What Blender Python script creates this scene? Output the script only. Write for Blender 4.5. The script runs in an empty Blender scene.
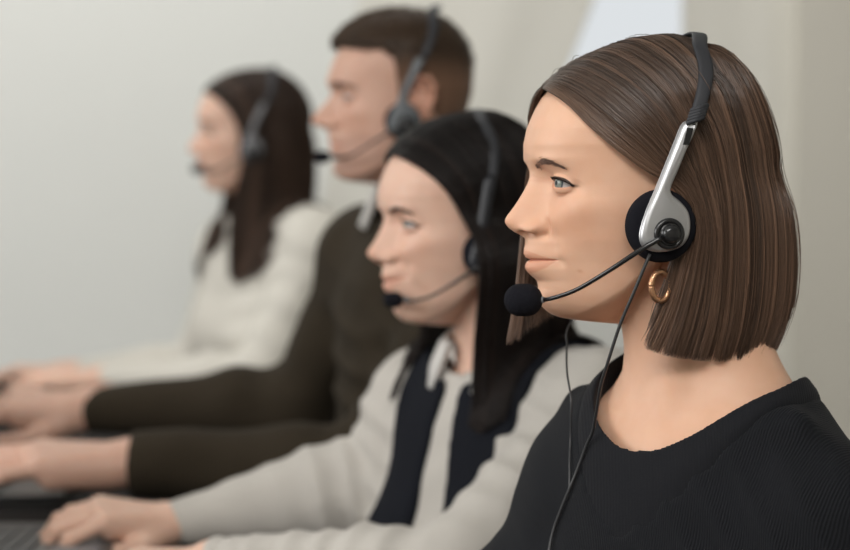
import bpy, math, random
import numpy as np
from mathutils import Vector, Matrix
from mathutils.bvhtree import BVHTree

rng = np.random.default_rng(7)
C = bpy.context.scene.collection
R = math.radians

# ------------------------------------------------------------------ camera
FPX = 2048.0
CZ = 1.15
PITCH = math.atan((275 - 181) / FPX)
cam = bpy.data.cameras.new('camera')
cam.sensor_width = 36
cam.lens = FPX * 36 / 850
cam.dof.use_dof = True
cam.dof.focus_distance = 1.625
cam.dof.aperture_fstop = 3.9
camo = bpy.data.objects.new('camera', cam)
camo.location = (0, 0, CZ)
camo.rotation_euler = (R(90) - PITCH, 0, 0)
C.objects.link(camo)
bpy.context.scene.camera = camo


def ray(px, py):
    u, v = (px - 425) / FPX, (275 - py) / FPX
    return np.array([u, math.cos(PITCH) + math.sin(PITCH) * v, -math.sin(PITCH) + math.cos(PITCH) * v])


def at(px, py, D):
    d = ray(px, py)
    return np.array([0, 0, CZ]) + d * (D / d[1])


# ------------------------------------------------------------------ materials
def nt(name):
    m = bpy.data.materials.new(name)
    m.use_nodes = True
    b = m.node_tree.nodes['Principled BSDF']
    return m, m.node_tree, b


def N(t, kind, **kw):
    n = t.nodes.new(kind)
    for k, v in kw.items():
        if k in n.inputs:
            n.inputs[k].default_value = v
        else:
            setattr(n, k, v)
    return n


def bump(t, b, height, strength=.3, dist=.001, base=None):
    n = N(t, 'ShaderNodeBump')
    n.inputs['Strength'].default_value = strength
    n.inputs['Distance'].default_value = dist
    t.links.new(height, n.inputs['Height'])
    if base is not None:
        t.links.new(base, n.inputs['Normal'])
    t.links.new(n.outputs['Normal'], b.inputs['Normal'])
    return n.outputs['Normal']


def noise(t, scale, detail=3, coord='Object', stretch=None):
    tc = N(t, 'ShaderNodeTexCoord')
    src = tc.outputs[coord]
    if stretch:
        mp = N(t, 'ShaderNodeMapping')
        mp.inputs['Scale'].default_value = stretch
        t.links.new(src, mp.inputs['Vector'])
        src = mp.outputs['Vector']
    n = N(t, 'ShaderNodeTexNoise')
    n.inputs['Scale'].default_value = scale
    n.inputs['Detail'].default_value = detail
    t.links.new(src, n.inputs['Vector'])
    return n.outputs['Fac']


def plain(name, col, rough=.5, metal=0, spec=.5, var=.0, vscale=30, bmp=0, bscale=200, coat=0):
    m, t, b = nt(name)
    b.inputs['Base Color'].default_value = (*col, 1)
    b.inputs['Roughness'].default_value = rough
    b.inputs['Metallic'].default_value = metal
    b.inputs['Specular IOR Level'].default_value = spec
    if coat:
        b.inputs['Coat Weight'].default_value = coat
        b.inputs['Coat Roughness'].default_value = .1
    if var:
        f = noise(t, vscale)
        mx = N(t, 'ShaderNodeMix', data_type='RGBA')
        t.links.new(f, mx.inputs[0])
        mx.inputs[6].default_value = (*[c * (1 - var) for c in col], 1)
        mx.inputs[7].default_value = (*[min(1, c * (1 + var)) for c in col], 1)
        t.links.new(mx.outputs[2], b.inputs['Base Color'])
    if bmp:
        bump(t, b, noise(t, bscale), bmp, .002)
    return m


def skin_mat(name, col, rough=.5):
    m, t, b = nt(name)
    at_ = N(t, 'ShaderNodeAttribute', attribute_name='tint')
    f = noise(t, 55, 4)
    mx = N(t, 'ShaderNodeMix', data_type='RGBA')
    t.links.new(f, mx.inputs[0])
    mx.inputs[6].default_value = (col[0] * .95, col[1] * .88, col[2] * .84, 1)
    mx.inputs[7].default_value = (min(1, col[0] * 1.05), min(1, col[1] * 1.1), min(1, col[2] * 1.14), 1)
    mu = N(t, 'ShaderNodeMix', data_type='RGBA', blend_type='MULTIPLY')
    mu.inputs[0].default_value = 1
    t.links.new(mx.outputs[2], mu.inputs[6])
    t.links.new(at_.outputs['Color'], mu.inputs[7])
    t.links.new(mu.outputs[2], b.inputs['Base Color'])
    b.inputs['Roughness'].default_value = rough
    b.inputs['Specular IOR Level'].default_value = .38
    b.inputs['Subsurface Weight'].default_value = .22
    b.inputs['Subsurface Radius'].default_value = (1, .42, .25)
    b.inputs['Subsurface Scale'].default_value = .006
    bump(t, b, noise(t, 900, 4), .12, .0006)
    return m


def hair_mat(name, rough=.38, spec=.5):
    m, t, b = nt(name)
    a = N(t, 'ShaderNodeAttribute', attribute_name='tint')
    t.links.new(a.outputs['Color'], b.inputs['Base Color'])
    b.inputs['Roughness'].default_value = rough
    b.inputs['Specular IOR Level'].default_value = spec
    return m


def knit_mat(name, col, ribs=260, strength=.5, rough=.85, var=.12, sheen=.15, rot=(0, 0, 0), spec=.25):
    m, t, b = nt(name)
    tc = N(t, 'ShaderNodeTexCoord')
    mp = N(t, 'ShaderNodeMapping')
    mp.inputs['Rotation'].default_value = rot
    t.links.new(tc.outputs['Object'], mp.inputs['Vector'])
    w = N(t, 'ShaderNodeTexWave', bands_direction='X')
    w.inputs['Scale'].default_value = ribs
    w.inputs['Distortion'].default_value = 1.2
    w.inputs['Detail'].default_value = 2
    w.inputs['Detail Scale'].default_value = .6
    t.links.new(mp.outputs['Vector'], w.inputs['Vector'])
    f = noise(t, 14, 3)
    mx = N(t, 'ShaderNodeMix', data_type='RGBA')
    t.links.new(f, mx.inputs[0])
    mx.inputs[6].default_value = (*[c * (1 - var) for c in col], 1)
    mx.inputs[7].default_value = (*[min(1, c * (1 + var)) for c in col], 1)
    t.links.new(mx.outputs[2], b.inputs['Base Color'])
    b.inputs['Roughness'].default_value = rough
    b.inputs['Specular IOR Level'].default_value = spec
    b.inputs['Sheen Weight'].default_value = sheen
    b.inputs['Sheen Roughness'].default_value = .5
    n1 = bump(t, b, noise(t, 420, 3), .25, .001)
    bump(t, b, w.outputs['Fac'], strength, .0015, n1)
    return m


# ------------------------------------------------------------------ mesh helpers
def mesh_obj(name, V, F, mat=None, parent=None, tint=None, smooth=True):
    me = bpy.data.meshes.new(name)
    V = np.asarray(V, dtype=np.float32).reshape(-1, 3)
    if isinstance(F, np.ndarray):
        nf, k = F.shape
        me.vertices.add(len(V))
        me.vertices.foreach_set('co', V.ravel())
        me.loops.add(nf * k)
        me.loops.foreach_set('vertex_index', F.astype(np.int32).ravel())
        me.polygons.add(nf)
        me.polygons.foreach_set('loop_start', np.arange(nf, dtype=np.int32) * k)
        me.polygons.foreach_set('loop_total', np.full(nf, k, dtype=np.int32))
        me.update(calc_edges=True)
        me.validate()
    else:
        me.from_pydata(V.tolist(), [], [list(f) for f in F])
        me.update()
    if smooth:
        me.polygons.foreach_set('use_smooth', np.ones(len(me.polygons), dtype=bool))
    if tint is not None:
        a = me.color_attributes.new('tint', 'FLOAT_COLOR', 'POINT')
        col = np.ones((len(V), 4), dtype=np.float32)
        col[:, :3] = tint
        a.data.foreach_set('color', col.ravel())
    if mat:
        me.materials.append(mat)
    o = bpy.data.objects.new(name, me)
    C.objects.link(o)
    if parent is not None:
        o.parent = parent
    return o


def thing(name, label, cat, loc=(0, 0, 0), group=None):
    o = bpy.data.objects.new(name, None)
    o.empty_display_size = .05
    C.objects.link(o)
    o.location = loc
    o['label'] = label
    o['category'] = cat
    if group:
        o['group'] = group
    return o


def rel(o, loc):
    """mesh data are in world coordinates: cancel the parent's offset"""
    o.location = (-loc[0], -loc[1], -loc[2])
    return o


class MB:
    def __init__(s):
        s.V, s.F, s.T, s.n = [], [], [], 0

    def add(s, V, F, tint=None):
        V = np.asarray(V, dtype=np.float64).reshape(-1, 3)
        for f in F:
            s.F.append([i + s.n for i in f])
        s.V.append(V)
        s.T.append(np.tile(np.ones(3) if tint is None else np.asarray(tint), (len(V), 1)) if (tint is None or np.ndim(tint) == 1) else tint)
        s.n += len(V)
        return s

    def build(s, name, mat, parent=None, loc=None, tint=False, smooth=True):
        V = np.concatenate(s.V)
        o = mesh_obj(name, V, s.F, mat, parent, np.concatenate(s.T) if tint else None, smooth)
        if loc is not None:
            rel(o, loc)
        return o


def box(lo, hi):
    x0, y0, z0 = lo
    x1, y1, z1 = hi
    V = [(x0, y0, z0), (x1, y0, z0), (x1, y1, z0), (x0, y1, z0), (x0, y0, z1), (x1, y0, z1), (x1, y1, z1), (x0, y1, z1)]
    return V, [(0, 3, 2, 1), (4, 5, 6, 7), (0, 1, 5, 4), (1, 2, 6, 5), (2, 3, 7, 6), (3, 0, 4, 7)]


def spline(P, n):
    """Catmull-Rom through the control points, n samples, roughly even in length"""
    P = np.asarray(P, dtype=float)
    k = len(P)
    Q = np.vstack([2 * P[0] - P[1], P, 2 * P[-1] - P[-2]])
    out = []
    m = 16
    for i in range(k - 1):
        p0, p1, p2, p3 = Q[i], Q[i + 1], Q[i + 2], Q[i + 3]
        for t in np.linspace(0, 1, m, endpoint=False):
            out.append(.5 * ((2 * p1) + (-p0 + p2) * t + (2 * p0 - 5 * p1 + 4 * p2 - p3) * t * t + (-p0 + 3 * p1 - 3 * p2 + p3) * t ** 3))
    out.append(P[-1])
    out = np.array(out)
    L = np.r_[0, np.cumsum(np.linalg.norm(np.diff(out[:, :3], axis=0), axis=1))]
    s = np.linspace(0, L[-1], n)
    return np.stack([np.interp(s, L, out[:, j]) for j in range(out.shape[1])], 1)


def tube(P, r, sides=12, n=None, flat=None, cap=True):
    """tube through points; r scalar or array; flat=(width, thickness, up-vectors) for a ribbon"""
    P = np.asarray(P, dtype=float)
    if n:
        P = spline(P, n)
    k = len(P)
    r = np.full(k, r, dtype=float) if np.isscalar(r) else np.interp(np.linspace(0, 1, k), np.linspace(0, 1, len(r)), r)
    T = np.gradient(P, axis=0)
    T /= np.linalg.norm(T, axis=1)[:, None] + 1e-12
    up = np.array([0, 0, 1.0]) if abs(T[0, 2]) < .9 else np.array([1.0, 0, 0])
    V = []
    nrm = np.cross(T[0], up)
    nrm /= np.linalg.norm(nrm)
    for i in range(k):
        nrm = nrm - T[i] * nrm.dot(T[i])
        nrm /= np.linalg.norm(nrm)
        bi = np.cross(T[i], nrm)
        for j in range(sides):
            a = 2 * math.pi * j / sides
            V.append(P[i] + r[i] * (math.cos(a) * nrm + math.sin(a) * bi))
    F = []
    for i in range(k - 1):
        for j in range(sides):
            j2 = (j + 1) % sides
            F.append((i * sides + j, i * sides + j2, (i + 1) * sides + j2, (i + 1) * sides + j))
    if cap:
        F.append(tuple(range(sides))[::-1])
        F.append(tuple((k - 1) * sides + j for j in range(sides)))
    return np.array(V), F


# ------------------------------------------------------------------ distance fields and surface nets
def smin(a, b, k):
    h = np.maximum(k - np.abs(a - b), 0) / k
    return np.minimum(a, b) - h * h * k * .25


def capd(P, a, b, ra, rb):
    a = np.asarray(a, dtype=np.float32)
    ba = np.asarray(b, dtype=np.float32) - a
    pa = P - a
    h = np.clip((pa @ ba) / max(float(ba @ ba), 1e-12), 0, 1)
    return np.sqrt(((pa - h[..., None] * ba) ** 2).sum(-1)) - (ra + (rb - ra) * h)


def elld(P, c, r, M=None):
    q = P - np.asarray(c, dtype=np.float32)
    if M is not None:
        q = q @ np.asarray(M, dtype=np.float32)      # columns = axes
    r = np.asarray(r, dtype=np.float32)
    k0 = np.sqrt(((q / r) ** 2).sum(-1)) + 1e-9
    k1 = np.sqrt(((q / (r * r)) ** 2).sum(-1)) + 1e-9
    return k0 * (k0 - 1) / k1


def field(prims, P):
    d = None
    for p in prims:
        if p[0] == 'c':
            e = capd(P, *p[1:5])
            k = p[5]
        else:
            e = elld(P, p[1], p[2], p[3])
            k = p[4]
        d = e if d is None else smin(d, e, k)
    return d


def surfnet(f, lo, hi, h):
    lo = np.asarray(lo, float)
    hi = np.asarray(hi, float)
    n = np.ceil((hi - lo) / h).astype(int) + 1
    ax = [(lo[i] + np.arange(n[i]) * h).astype(np.float32) for i in range(3)]
    D = np.empty(n, dtype=np.float32)
    step = max(1, int(1.5e6 // (n[1] * n[2])))
    for i in range(0, n[0], step):
        X, Y, Z = np.meshgrid(ax[0][i:i + step], ax[1], ax[2], indexing='ij')
        D[i:i + step] = f(np.stack([X, Y, Z], -1))
    S = D < 0
    # cells
    c = [S[a:n[0] - 1 + a, b:n[1] - 1 + b, g:n[2] - 1 + g] for a in (0, 1) for b in (0, 1) for g in (0, 1)]
    cnt = sum(x.astype(np.int8) for x in c)
    act = (cnt > 0) & (cnt < 8)
    idx = np.full(act.shape, -1, dtype=np.int64)
    I = np.argwhere(act)
    idx[act] = np.arange(len(I))
    acc = np.zeros((len(I), 3))
    num = np.zeros(len(I))
    corners = [(a, b, g) for a in (0, 1) for b in (0, 1) for g in (0, 1)]
    for p in range(8):
        for q in range(p + 1, 8):
            cp, cq = np.array(corners[p]), np.array(corners[q])
            if abs(cp - cq).sum() != 1:
                continue
            vp = D[tuple((I + cp).T)]
            vq = D[tuple((I + cq).T)]
            m = (vp < 0) != (vq < 0)
            t = np.where(m, vp / np.where(m, vp - vq, 1), 0)
            pos = cp + (cq - cp) * t[:, None]
            acc[m] += pos[m]
            num[m] += 1
    V = lo + (I + acc / num[:, None]) * h
    F = []
    for d in range(3):
        e1, e2 = [(1, 2), (2, 0), (0, 1)][d]
        sl0 = [slice(None)] * 3
        sl1 = [slice(None)] * 3
        sl0[d] = slice(0, n[d] - 1)
        sl1[d] = slice(1, n[d])
        A, B = S[tuple(sl0)], S[tuple(sl1)]
        E = np.argwhere(A != B)
        ok = (E[:, e1] > 0) & (E[:, e2] > 0) & (E[:, e1] < n[e1] - 1) & (E[:, e2] < n[e2] - 1)
        E = E[ok]
        inside = A[tuple(E.T)]
        q = []
        for (s1, s2) in ((0, 0), (1, 0), (1, 1), (0, 1)):
            e = E.copy()
            e[:, e1] -= s1
            e[:, e2] -= s2
            q.append(idx[tuple(e.T)])
        q = np.stack(q, 1)
        q[~inside] = q[~inside][:, ::-1]
        F.append(q)
    F = np.concatenate(F)
    F = F[(F >= 0).all(1)]
    return V, F


def relax(V, F, it=3, lam=.5):
    e = np.concatenate([F[:, [0, 1]], F[:, [1, 2]], F[:, [2, 3]], F[:, [3, 0]]])
    e = np.concatenate([e, e[:, ::-1]])
    n = len(V)
    cnt = np.bincount(e[:, 0], minlength=n)[:, None] + 1e-9
    for k in range(it):
        for l in (lam, -lam * 1.02 if k < it - 1 else 0):
            A = np.stack([np.bincount(e[:, 0], weights=V[e[:, 1], a], minlength=n) for a in range(3)], 1) / cnt
            V = V + l * (A - V)
    return V


def wob(P, freq, seed, n=5):
    """cheap smooth 3-D noise"""
    g = np.random.default_rng(seed)
    s = 0
    for i in range(n):
        d = g.normal(size=3)
        d /= np.linalg.norm(d)
        s = s + np.sin(P @ (d * freq * g.uniform(.6, 1.5)).astype(np.float32) + g.uniform(0, 6.28))
    return s / n


# ------------------------------------------------------------------ heads (local mm: x forward, y to the person's left, z up, 0 = eye level)
class Frame:
    def __init__(s, origin, yaw, scale=1.0, pitch=0.0, roll=0.0):
        y = R(yaw)
        f = np.array([-math.cos(y), -math.sin(y), 0])
        l = np.array([math.sin(y), -math.cos(y), 0])
        u = np.array([0, 0, 1.0])
        p = R(pitch)                                   # chin down positive
        f, u = f * math.cos(p) - u * math.sin(p), u * math.cos(p) + f * math.sin(p)
        q = R(roll)
        l, u = l * math.cos(q) + u * math.sin(q), u * math.cos(q) - l * math.sin(q)
        s.o = np.asarray(origin, float)
        s.M = np.stack([f, l, u], 0)                   # rows
        s.s = scale * .001

    def w(s, P):
        return s.o + (np.asarray(P, dtype=float) * s.s) @ s.M

    def loc(s, W):
        return ((np.asarray(W) - s.o) @ s.M.T) / s.s

    def px(s, px, py, y):
        """local (x, y, z) of the photo ray's crossing with the plane at lateral offset y"""
        o = s.loc(np.array([0, 0, CZ]))
        d = s.loc(np.array([0, 0, CZ]) + ray(px, py)) - o
        t = (y - o[1]) / d[1]
        return o + d * t


def tab(z, pts, sm=0):
    pts = sorted(pts)
    x = np.array([p[0] for p in pts], float)
    y = np.array([p[1] for p in pts], float)
    if not sm:
        return np.interp(z, x, y)
    g = np.arange(x[0] - 20, x[-1] + 20, .25)
    v = np.interp(g, x, y)
    k = np.exp(-.5 * (np.arange(-int(4 * sm / .25), int(4 * sm / .25) + 1) * .25 / sm) ** 2)
    k /= k.sum()
    vp = np.pad(v, len(k) // 2, mode='edge')
    return np.interp(z, g, np.convolve(vp, k, 'valid'))


FRONT = [(112.5, 2), (112, 12), (110, 26), (105, 43), (100, 53), (90, 66), (80, 75), (70, 82), (60, 87), (45, 93), (31, 96), (20, 94.5), (10, 90),
         (0, 86), (-10, 84), (-20, 84), (-30, 84), (-46, 85), (-58, 84), (-70, 82), (-80, 79), (-90, 77), (-100, 73), (-106, 68), (-110, 60), (-114, 46), (-120, 30), (-400, 5)]
SIDE = [(112.5, 2), (112, 10), (110, 22), (105, 36), (100, 45), (90, 56), (80, 63), (70, 68), (60, 71.5), (45, 74), (30, 74), (15, 72), (0, 70), (-15, 69), (-30, 67),
        (-45, 64.5), (-60, 61), (-75, 56), (-90, 50), (-100, 45), (-110, 38), (-125, 30), (-400, 5)]
BACK = [(112.5, 2), (112, 14), (110, 30), (105, 48), (100, 58), (90, 70), (80, 78), (70, 84), (50, 91), (30, 94), (10, 93), (-10, 88), (-30, 80), (-50, 70), (-70, 60), (-100, 45), (-400, 5)]
PROF_F = [(70, 82), (60, 87.6), (52, 91.5), (45, 94.5), (31, 97.6), (24, 97.8), (18, 96.8), (10, 94.3), (5, 94.3), (0, 96), (-6.6, 99.5), (-13, 103.4), (-19, 107.5), (-26, 112.8), (-30, 114.6), (-33, 114.4), (-36.5, 112.2), (-39.5, 108.5),
          (-42.5, 102.5), (-45.6, 98), (-50, 98), (-54, 99), (-57.8, 99.3), (-60.5, 98), (-63, 95.2), (-65.5, 97.2), (-69, 98.2), (-72, 97), (-75, 94), (-80, 88.6), (-85.5, 86.8), (-92, 87.5),
          (-98, 86), (-103, 82.5), (-108, 76), (-111, 68), (-113, 55), (-116, 42)]
PROF_M = [(70, 82), (60, 87.6), (52, 91.5), (45, 95), (31, 99), (24, 102), (18, 101.5), (10, 96.5), (5, 95.5), (0, 98), (-6.6, 103), (-13, 109), (-19, 115), (-26, 120.5), (-30, 122), (-33, 121), (-36.5, 117), (-39.5, 111),
          (-42.5, 104), (-45.6, 100.5), (-50, 99.5), (-54, 99.5), (-57.8, 100), (-60.5, 98.6), (-63, 96.2), (-65.5, 97.6), (-69, 98.6), (-72, 97.5), (-75, 95), (-80, 91), (-85.5, 91), (-92, 93.5),
          (-98, 94), (-103, 91.5), (-108, 86), (-111, 78), (-114, 62), (-118, 45)]
WID = [(60, 30), (31, 26), (20, 18), (10, 12), (0, 10), (-10, 10.5), (-20, 11.5), (-28, 12.2), (-36, 12.4), (-41, 12.8), (-44, 15), (-48, 19), (-58, 18.5), (-68, 18), (-78, 19), (-85, 20), (-100, 22)]


def head_mesh(prims, prof, male=False, nrow=430, ncol=520, zbot=-235, smile=0.0, makeup=True, eye=(69.5, 31, -.5), eyelid=(16, 13), seed=1):
    """prims: neck and shoulder field in head-local mm. Returns verts (local), faces, tint"""
    # rows: dense at eyes, nose, mouth
    zs = np.arange(-400, 140, .25)
    dens = 1.0 + 1.6 * np.exp(-((zs - 0) / 13) ** 2) + .9 * np.exp(-((zs + 62) / 16) ** 2) + .6 * np.exp(-((zs + 35) / 14) ** 2) + 2.2 * np.exp(-((zs - 112.5) / 5) ** 2) + 1.2 * np.exp(-((zs + 112) / 6) ** 2)
    m = (zs >= zbot) & (zs <= 112.4)
    cs = np.cumsum(dens * m)
    cs = cs / cs[-1]
    z = np.interp(np.linspace(1e-5, 1 - 1e-7, nrow), cs, zs)[::-1]
    th = np.linspace(-math.pi, math.pi, 4001)
    dt = 1 + 2.2 * np.exp(-(th / .75) ** 2)
    ct = np.cumsum(dt)
    ct = (ct - ct[0]) / (ct[-1] - ct[0])
    th = np.interp(np.arange(ncol) / ncol, ct, th)
    Z, T = np.meshgrid(z, th, indexing='ij')
    co, si = np.cos(T), np.sin(T)
    fa, bb, ca = tab(z, FRONT, 1.2)[:, None], tab(z, SIDE, 1.5)[:, None], tab(z, BACK, 1.5)[:, None]
    if male:
        bb = bb * tab(z, [(60, 1), (-20, 1.01), (-70, 1.1), (-110, 1.18), (-200, 1.1)])[:, None]
    n = tab(z, [(120, 2.1), (60, 2.3), (0, 2.35), (-30, 2.3), (-60, 2.12), (-90, 2.0), (-200, 2.0)])[:, None]
    ax = np.where(co > 0, fa, ca)
    nn = np.where(co > 0, n, 2.0 + (n - 2) * .3)
    H = ((np.abs(co) / ax) ** nn + (np.abs(si) / bb) ** nn) ** (-1 / nn)
    aT = np.degrees(np.abs(T))
    zj = np.interp(aT, [0, 14, 30, 45, 60, 78, 95, 115, 180], [-117, -116, -112.5, -108, -101, -88, -72, -74, -110])
    L = np.interp(aT, [0, 15, 40, 70, 100, 180], [5, 6, 14, 20, 22, 40])
    t = np.clip((Z - zj) / L, 0, 1)
    H = H * np.sqrt(np.maximum(1 - (1 - t) ** 2, 0))
    # neck / shoulders by ray marching the field
    zc = np.arange(zbot - 2, -20, 3.0)
    tc = np.linspace(-math.pi, math.pi, 181)
    rr = np.arange(0, 300, 2.0)
    ZZ, TT, RR = np.meshgrid(zc, tc, rr, indexing='ij')
    P = np.stack([RR * np.cos(TT), RR * np.sin(TT), ZZ], -1).astype(np.float32)
    D = field(prims, P)
    ins = D < 0
    last = ins.shape[2] - 1 - np.argmax(ins[:, :, ::-1], axis=2)
    anyi = ins.any(2)
    l2 = np.minimum(last + 1, len(rr) - 1)
    ii, jj = np.meshgrid(np.arange(len(zc)), np.arange(len(tc)), indexing='ij')
    d0, d1 = D[ii, jj, last], D[ii, jj, l2]
    rad = rr[last] + 2.0 * np.clip(d0 / np.where(np.abs(d0 - d1) < 1e-6, 1, d0 - d1), 0, 1)
    rad = np.where(anyi, rad, 0)
    # bilinear
    fz = np.clip((z - zc[0]) / 3.0, 0, len(zc) - 1.001)
    ft = np.clip((th + math.pi) / (2 * math.pi) * 180, 0, 179.999)
    i0, j0 = fz.astype(int), ft.astype(int)
    a, b = (fz - i0)[:, None], (ft - j0)[None, :]
    g = rad
    NR = (g[np.ix_(i0, j0)] * (1 - a) * (1 - b) + g[np.ix_(i0 + 1, j0)] * a * (1 - b) + g[np.ix_(i0, j0 + 1)] * (1 - a) * b + g[np.ix_(i0 + 1, j0 + 1)] * a * b)
    NR = NR * (z < -24)[:, None]
    Rr = -smin(-H, -NR, 9.0)
    Rr = np.maximum(Rr, .3)
    X, Y = Rr * co, Rr * si
    Zp = Z.copy()
    isneck = np.clip((NR - H) / 10 + .5, 0, 1)
    fr = np.clip(co * 2, 0, 1) * (1 - isneck)
    # mouth: features follow the lip line
    ay = np.abs(Y)
    q = np.clip(ay / 24, 0, 1.3)
    lipz = (-1.8 + smile * 4.5) * q ** 1.6
    near = np.exp(-((Z + 62) / 16) ** 2)
    Ze = Z - lipz * near
    thin = 1 + .55 * np.clip(q, 0, 1) ** 2.2          # lips get thinner to the corners
    Ze = np.where((Ze < -50) & (Ze > -80), -63 + (Ze + 63) * (1 + (thin - 1) * np.exp(-((Ze + 63) / 9) ** 2)), Ze)
    Pm = tab(Ze, prof, .9)
    Fm = tab(Ze, FRONT, 1.2)
    Wd = tab(Z, WID, 1.5)
    bmp = (Pm - Fm) * ((Z < 71) & (Z > -122))
    X = X + bmp * np.exp(-(Y / Wd) ** 2) * fr

    def G(cy, cz, sy, sz, amp, mode='x'):
        nonlocal X, Y
        w = amp * np.exp(-((ay - cy) / sy) ** 2 - ((Z - cz) / sz) ** 2) * fr
        if mode == 'x':
            X = X + w
        else:
            X = X + w * co
            Y = Y + w * si
    G(12.5, -36.5, 4.8, 5.2, 7.0)           # wings of the nose
    G(0, -31, 6, 5, .8)
    G(29, 2, 13, 10, -3.5)                   # eye sockets
    G(17, 5, 6, 8, -3.0)
    G(29, 18, 17, 5.5, 2.4 + (2 if male else 0))
    G(48, -20, 15, 12, 3.6, 'r')             # cheekbones
    G(31, -30, 13, 12, 2.6 + 2 * smile)
    G(60, 24, 14, 16, -2.0, 'r')
    G(46, -62, 14, 16, -2.2 - (1 if male else 0), 'r')
    G(0, -51, 2.4, 4.5, -1.1)                # philtrum
    G(27, -66 + 4 * smile, 4.0, 4.5, -1.6)   # mouth corners
    G(25, -50, 5, 9, -.9 - 1.2 * smile)
    G(33, -58, 6, 9, 1.0 + 1.4 * smile)
    G(0, -80.5, 13, 3.4, -.8)
    def G3(c, r, d, sym=True):
        nonlocal X, Y, Zp
        w = np.exp(-((X - c[0]) / r[0]) ** 2 - ((ay - c[1]) / r[1]) ** 2 - ((Zp - c[2]) / r[2]) ** 2) * (co > 0)
        X = X + w * d[0]
        Y = Y + w * d[1] * np.sign(si)
        Zp = Zp + w * d[2]
    G3((94, 13, -35.5), (8, 6, 5.5), (0, 3.6, 0))            # round wing of the nose
    G3((98, 11, -38), (6, 5, 4), (1.0, 1.5, -1.2))
    G3((84.5, 19.5, -35), (2.3, 4.2, 6), (-3.8, -1.6, 0))  # groove behind it
    G3((87, 17, -42), (4, 5, 3), (-2.5, -1.0, 0))
    G3((101, 7.2, -42.5), (5.0, 3.4, 2.6), (-2.0, -.5, 5.0))  # nostril
    G3((96, 8.2, -43), (3.6, 3.0, 2.4), (-1.0, -.5, 4.0))
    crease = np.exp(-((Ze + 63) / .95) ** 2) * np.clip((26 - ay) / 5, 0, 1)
    X = X - 2.3 * crease * fr
    # eyelids
    ex, ey, ez = eye
    dist_out = np.full(X.shape, 99.0)
    lidside = np.zeros(X.shape)
    for sgn in (1, -1):
        dx, dy, dz = X - ex, (Y * sgn - ey), Zp - ez
        dd = np.sqrt(dx * dx + dy * dy + dz * dz) + 1e-6
        azi = np.degrees(np.arctan2(dy, dx))
        el = np.degrees(np.arcsin(np.clip(dz / dd, -1, 1)))
        s = (azi - 19) / 63.0
        s1 = np.clip(np.abs(s), 0, 1)
        base = -1 - 8 * s
        up = base + eyelid[0] * np.clip(1 - s1 ** 2.3, 0, 1) ** .8
        lo = base - eyelid[1] * np.clip(1 - s1 ** 2.0, 0, 1) ** .9
        out = np.maximum(np.maximum(el - up, lo - el), (np.abs(s) - 1) * 63)
        sel = (dx > -9) & (np.abs(azi) < 120) & (Y * sgn > 3) & (fr > .1)
        o2 = np.where(sel, out, 99)
        lidR = 13.7 + .8 * np.exp(-((out - 3) / 3) ** 2) * (el > up - 1) + .2
        R_t = np.where(out > 0, lidR, 0) + np.where(out <= 0, np.maximum(lidR + out * 2.6, 9.0), 0)
        fall = np.where(el > base, 24.0, 20.0)
        rw = np.sqrt(s ** 2 + ((el - base) / 26) ** 2)
        W = np.clip((1.5 - rw) / .45, 0, 1)
        W = W * W * (3 - 2 * W)
        W = W * np.clip((27 - dd) / 8, 0, 1) * np.clip((Y * sgn - 12) / 8, 0, 1)
        W = np.where(sel, W, 0)
        k = (1 - W) + W * R_t / dd
        kk = k * dd
        kk = np.where((out > 0) & sel, np.where(kk < 16, 13.3 + np.maximum(kk - 13.3, 0) + .6 * np.exp(-((kk - 13.3) / 1.6) ** 2), kk), kk)
        k = kk / dd
        X = np.where(sel, ex + dx * k, X)
        Y = np.where(sel, (ey + dy * k) * sgn, Y)
        Zp = np.where(sel, ez + dz * k, Zp)
        dist_out = np.minimum(dist_out, o2)
        lidside = np.where(sel & (out < 90), np.where(el > base, 1, -1), lidside)
    # tint
    tint = np.ones(X.shape + (3,))

    def mul(w, c):
        nonlocal tint
        w = np.clip(w, 0, 1)[..., None]
        tint = tint * (1 - w + w * np.array(c))
    top_red = np.interp(ay, [0, 3, 7, 24], [-56.0, -55.3, -55.5, -62])
    bot_red = np.interp(ay, [0, 10, 18, 24], [-74.2, -73, -70, -64.5])
    lip = np.clip((top_red - Ze) / .9 + .5, 0, 1) * np.clip((Ze - bot_red) / 1.2 + .5, 0, 1) * np.clip((25 - ay) / 2, 0, 1) * fr
    mul(lip * (.9 if makeup else .5), (.89, .74, .71))
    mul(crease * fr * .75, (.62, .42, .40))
    mul(np.exp(-((ay - 40) / 20) ** 2 - ((Z + 32) / 18) ** 2) * fr * .55, (.99, .86, .80))
    mul(np.exp(-(Y / 12) ** 2 - ((Z + 32) / 9) ** 2) * fr * .5, (1.0, .88, .84))
    mul(np.exp(-((ay - 30) / 13) ** 2 - ((Z + 12) / 5) ** 2) * fr * .35, (.93, .86, .86))
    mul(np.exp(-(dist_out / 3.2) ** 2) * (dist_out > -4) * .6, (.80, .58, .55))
    if makeup:
        lw = np.interp(ay, [20, 30, 40, 45], [4, 8.0, 12.0, 7.0])
        liner = np.clip((lw - dist_out) / 2.0 + .5, 0, 1) * np.clip((dist_out + 3) / 2, 0, 1) * (lidside > 0) * np.clip((ay - 19) / 3, 0, 1)
        mul(liner * 1.0, (.06, .06, .065))
        # wing at the outer corner
        wl = np.clip((ay - 41) / 3, 0, 1) * np.clip((51 - ay) / 5, 0, 1) * np.exp(-((Zp - (ez - 1.2 - (ay - 42) * .10)) / (1.7 - .1 * np.clip(ay - 42, 0, 8))) ** 2) * fr
        mul(wl * .95, (.12, .09, .09))
    if male:
        mul(np.clip((-48 - Z) / 10, 0, 1) * np.clip((Z + 118) / 8, 0, 1) * np.clip(co + .3, 0, 1) * .4 * (1 - lip), (.74, .72, .74))
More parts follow.
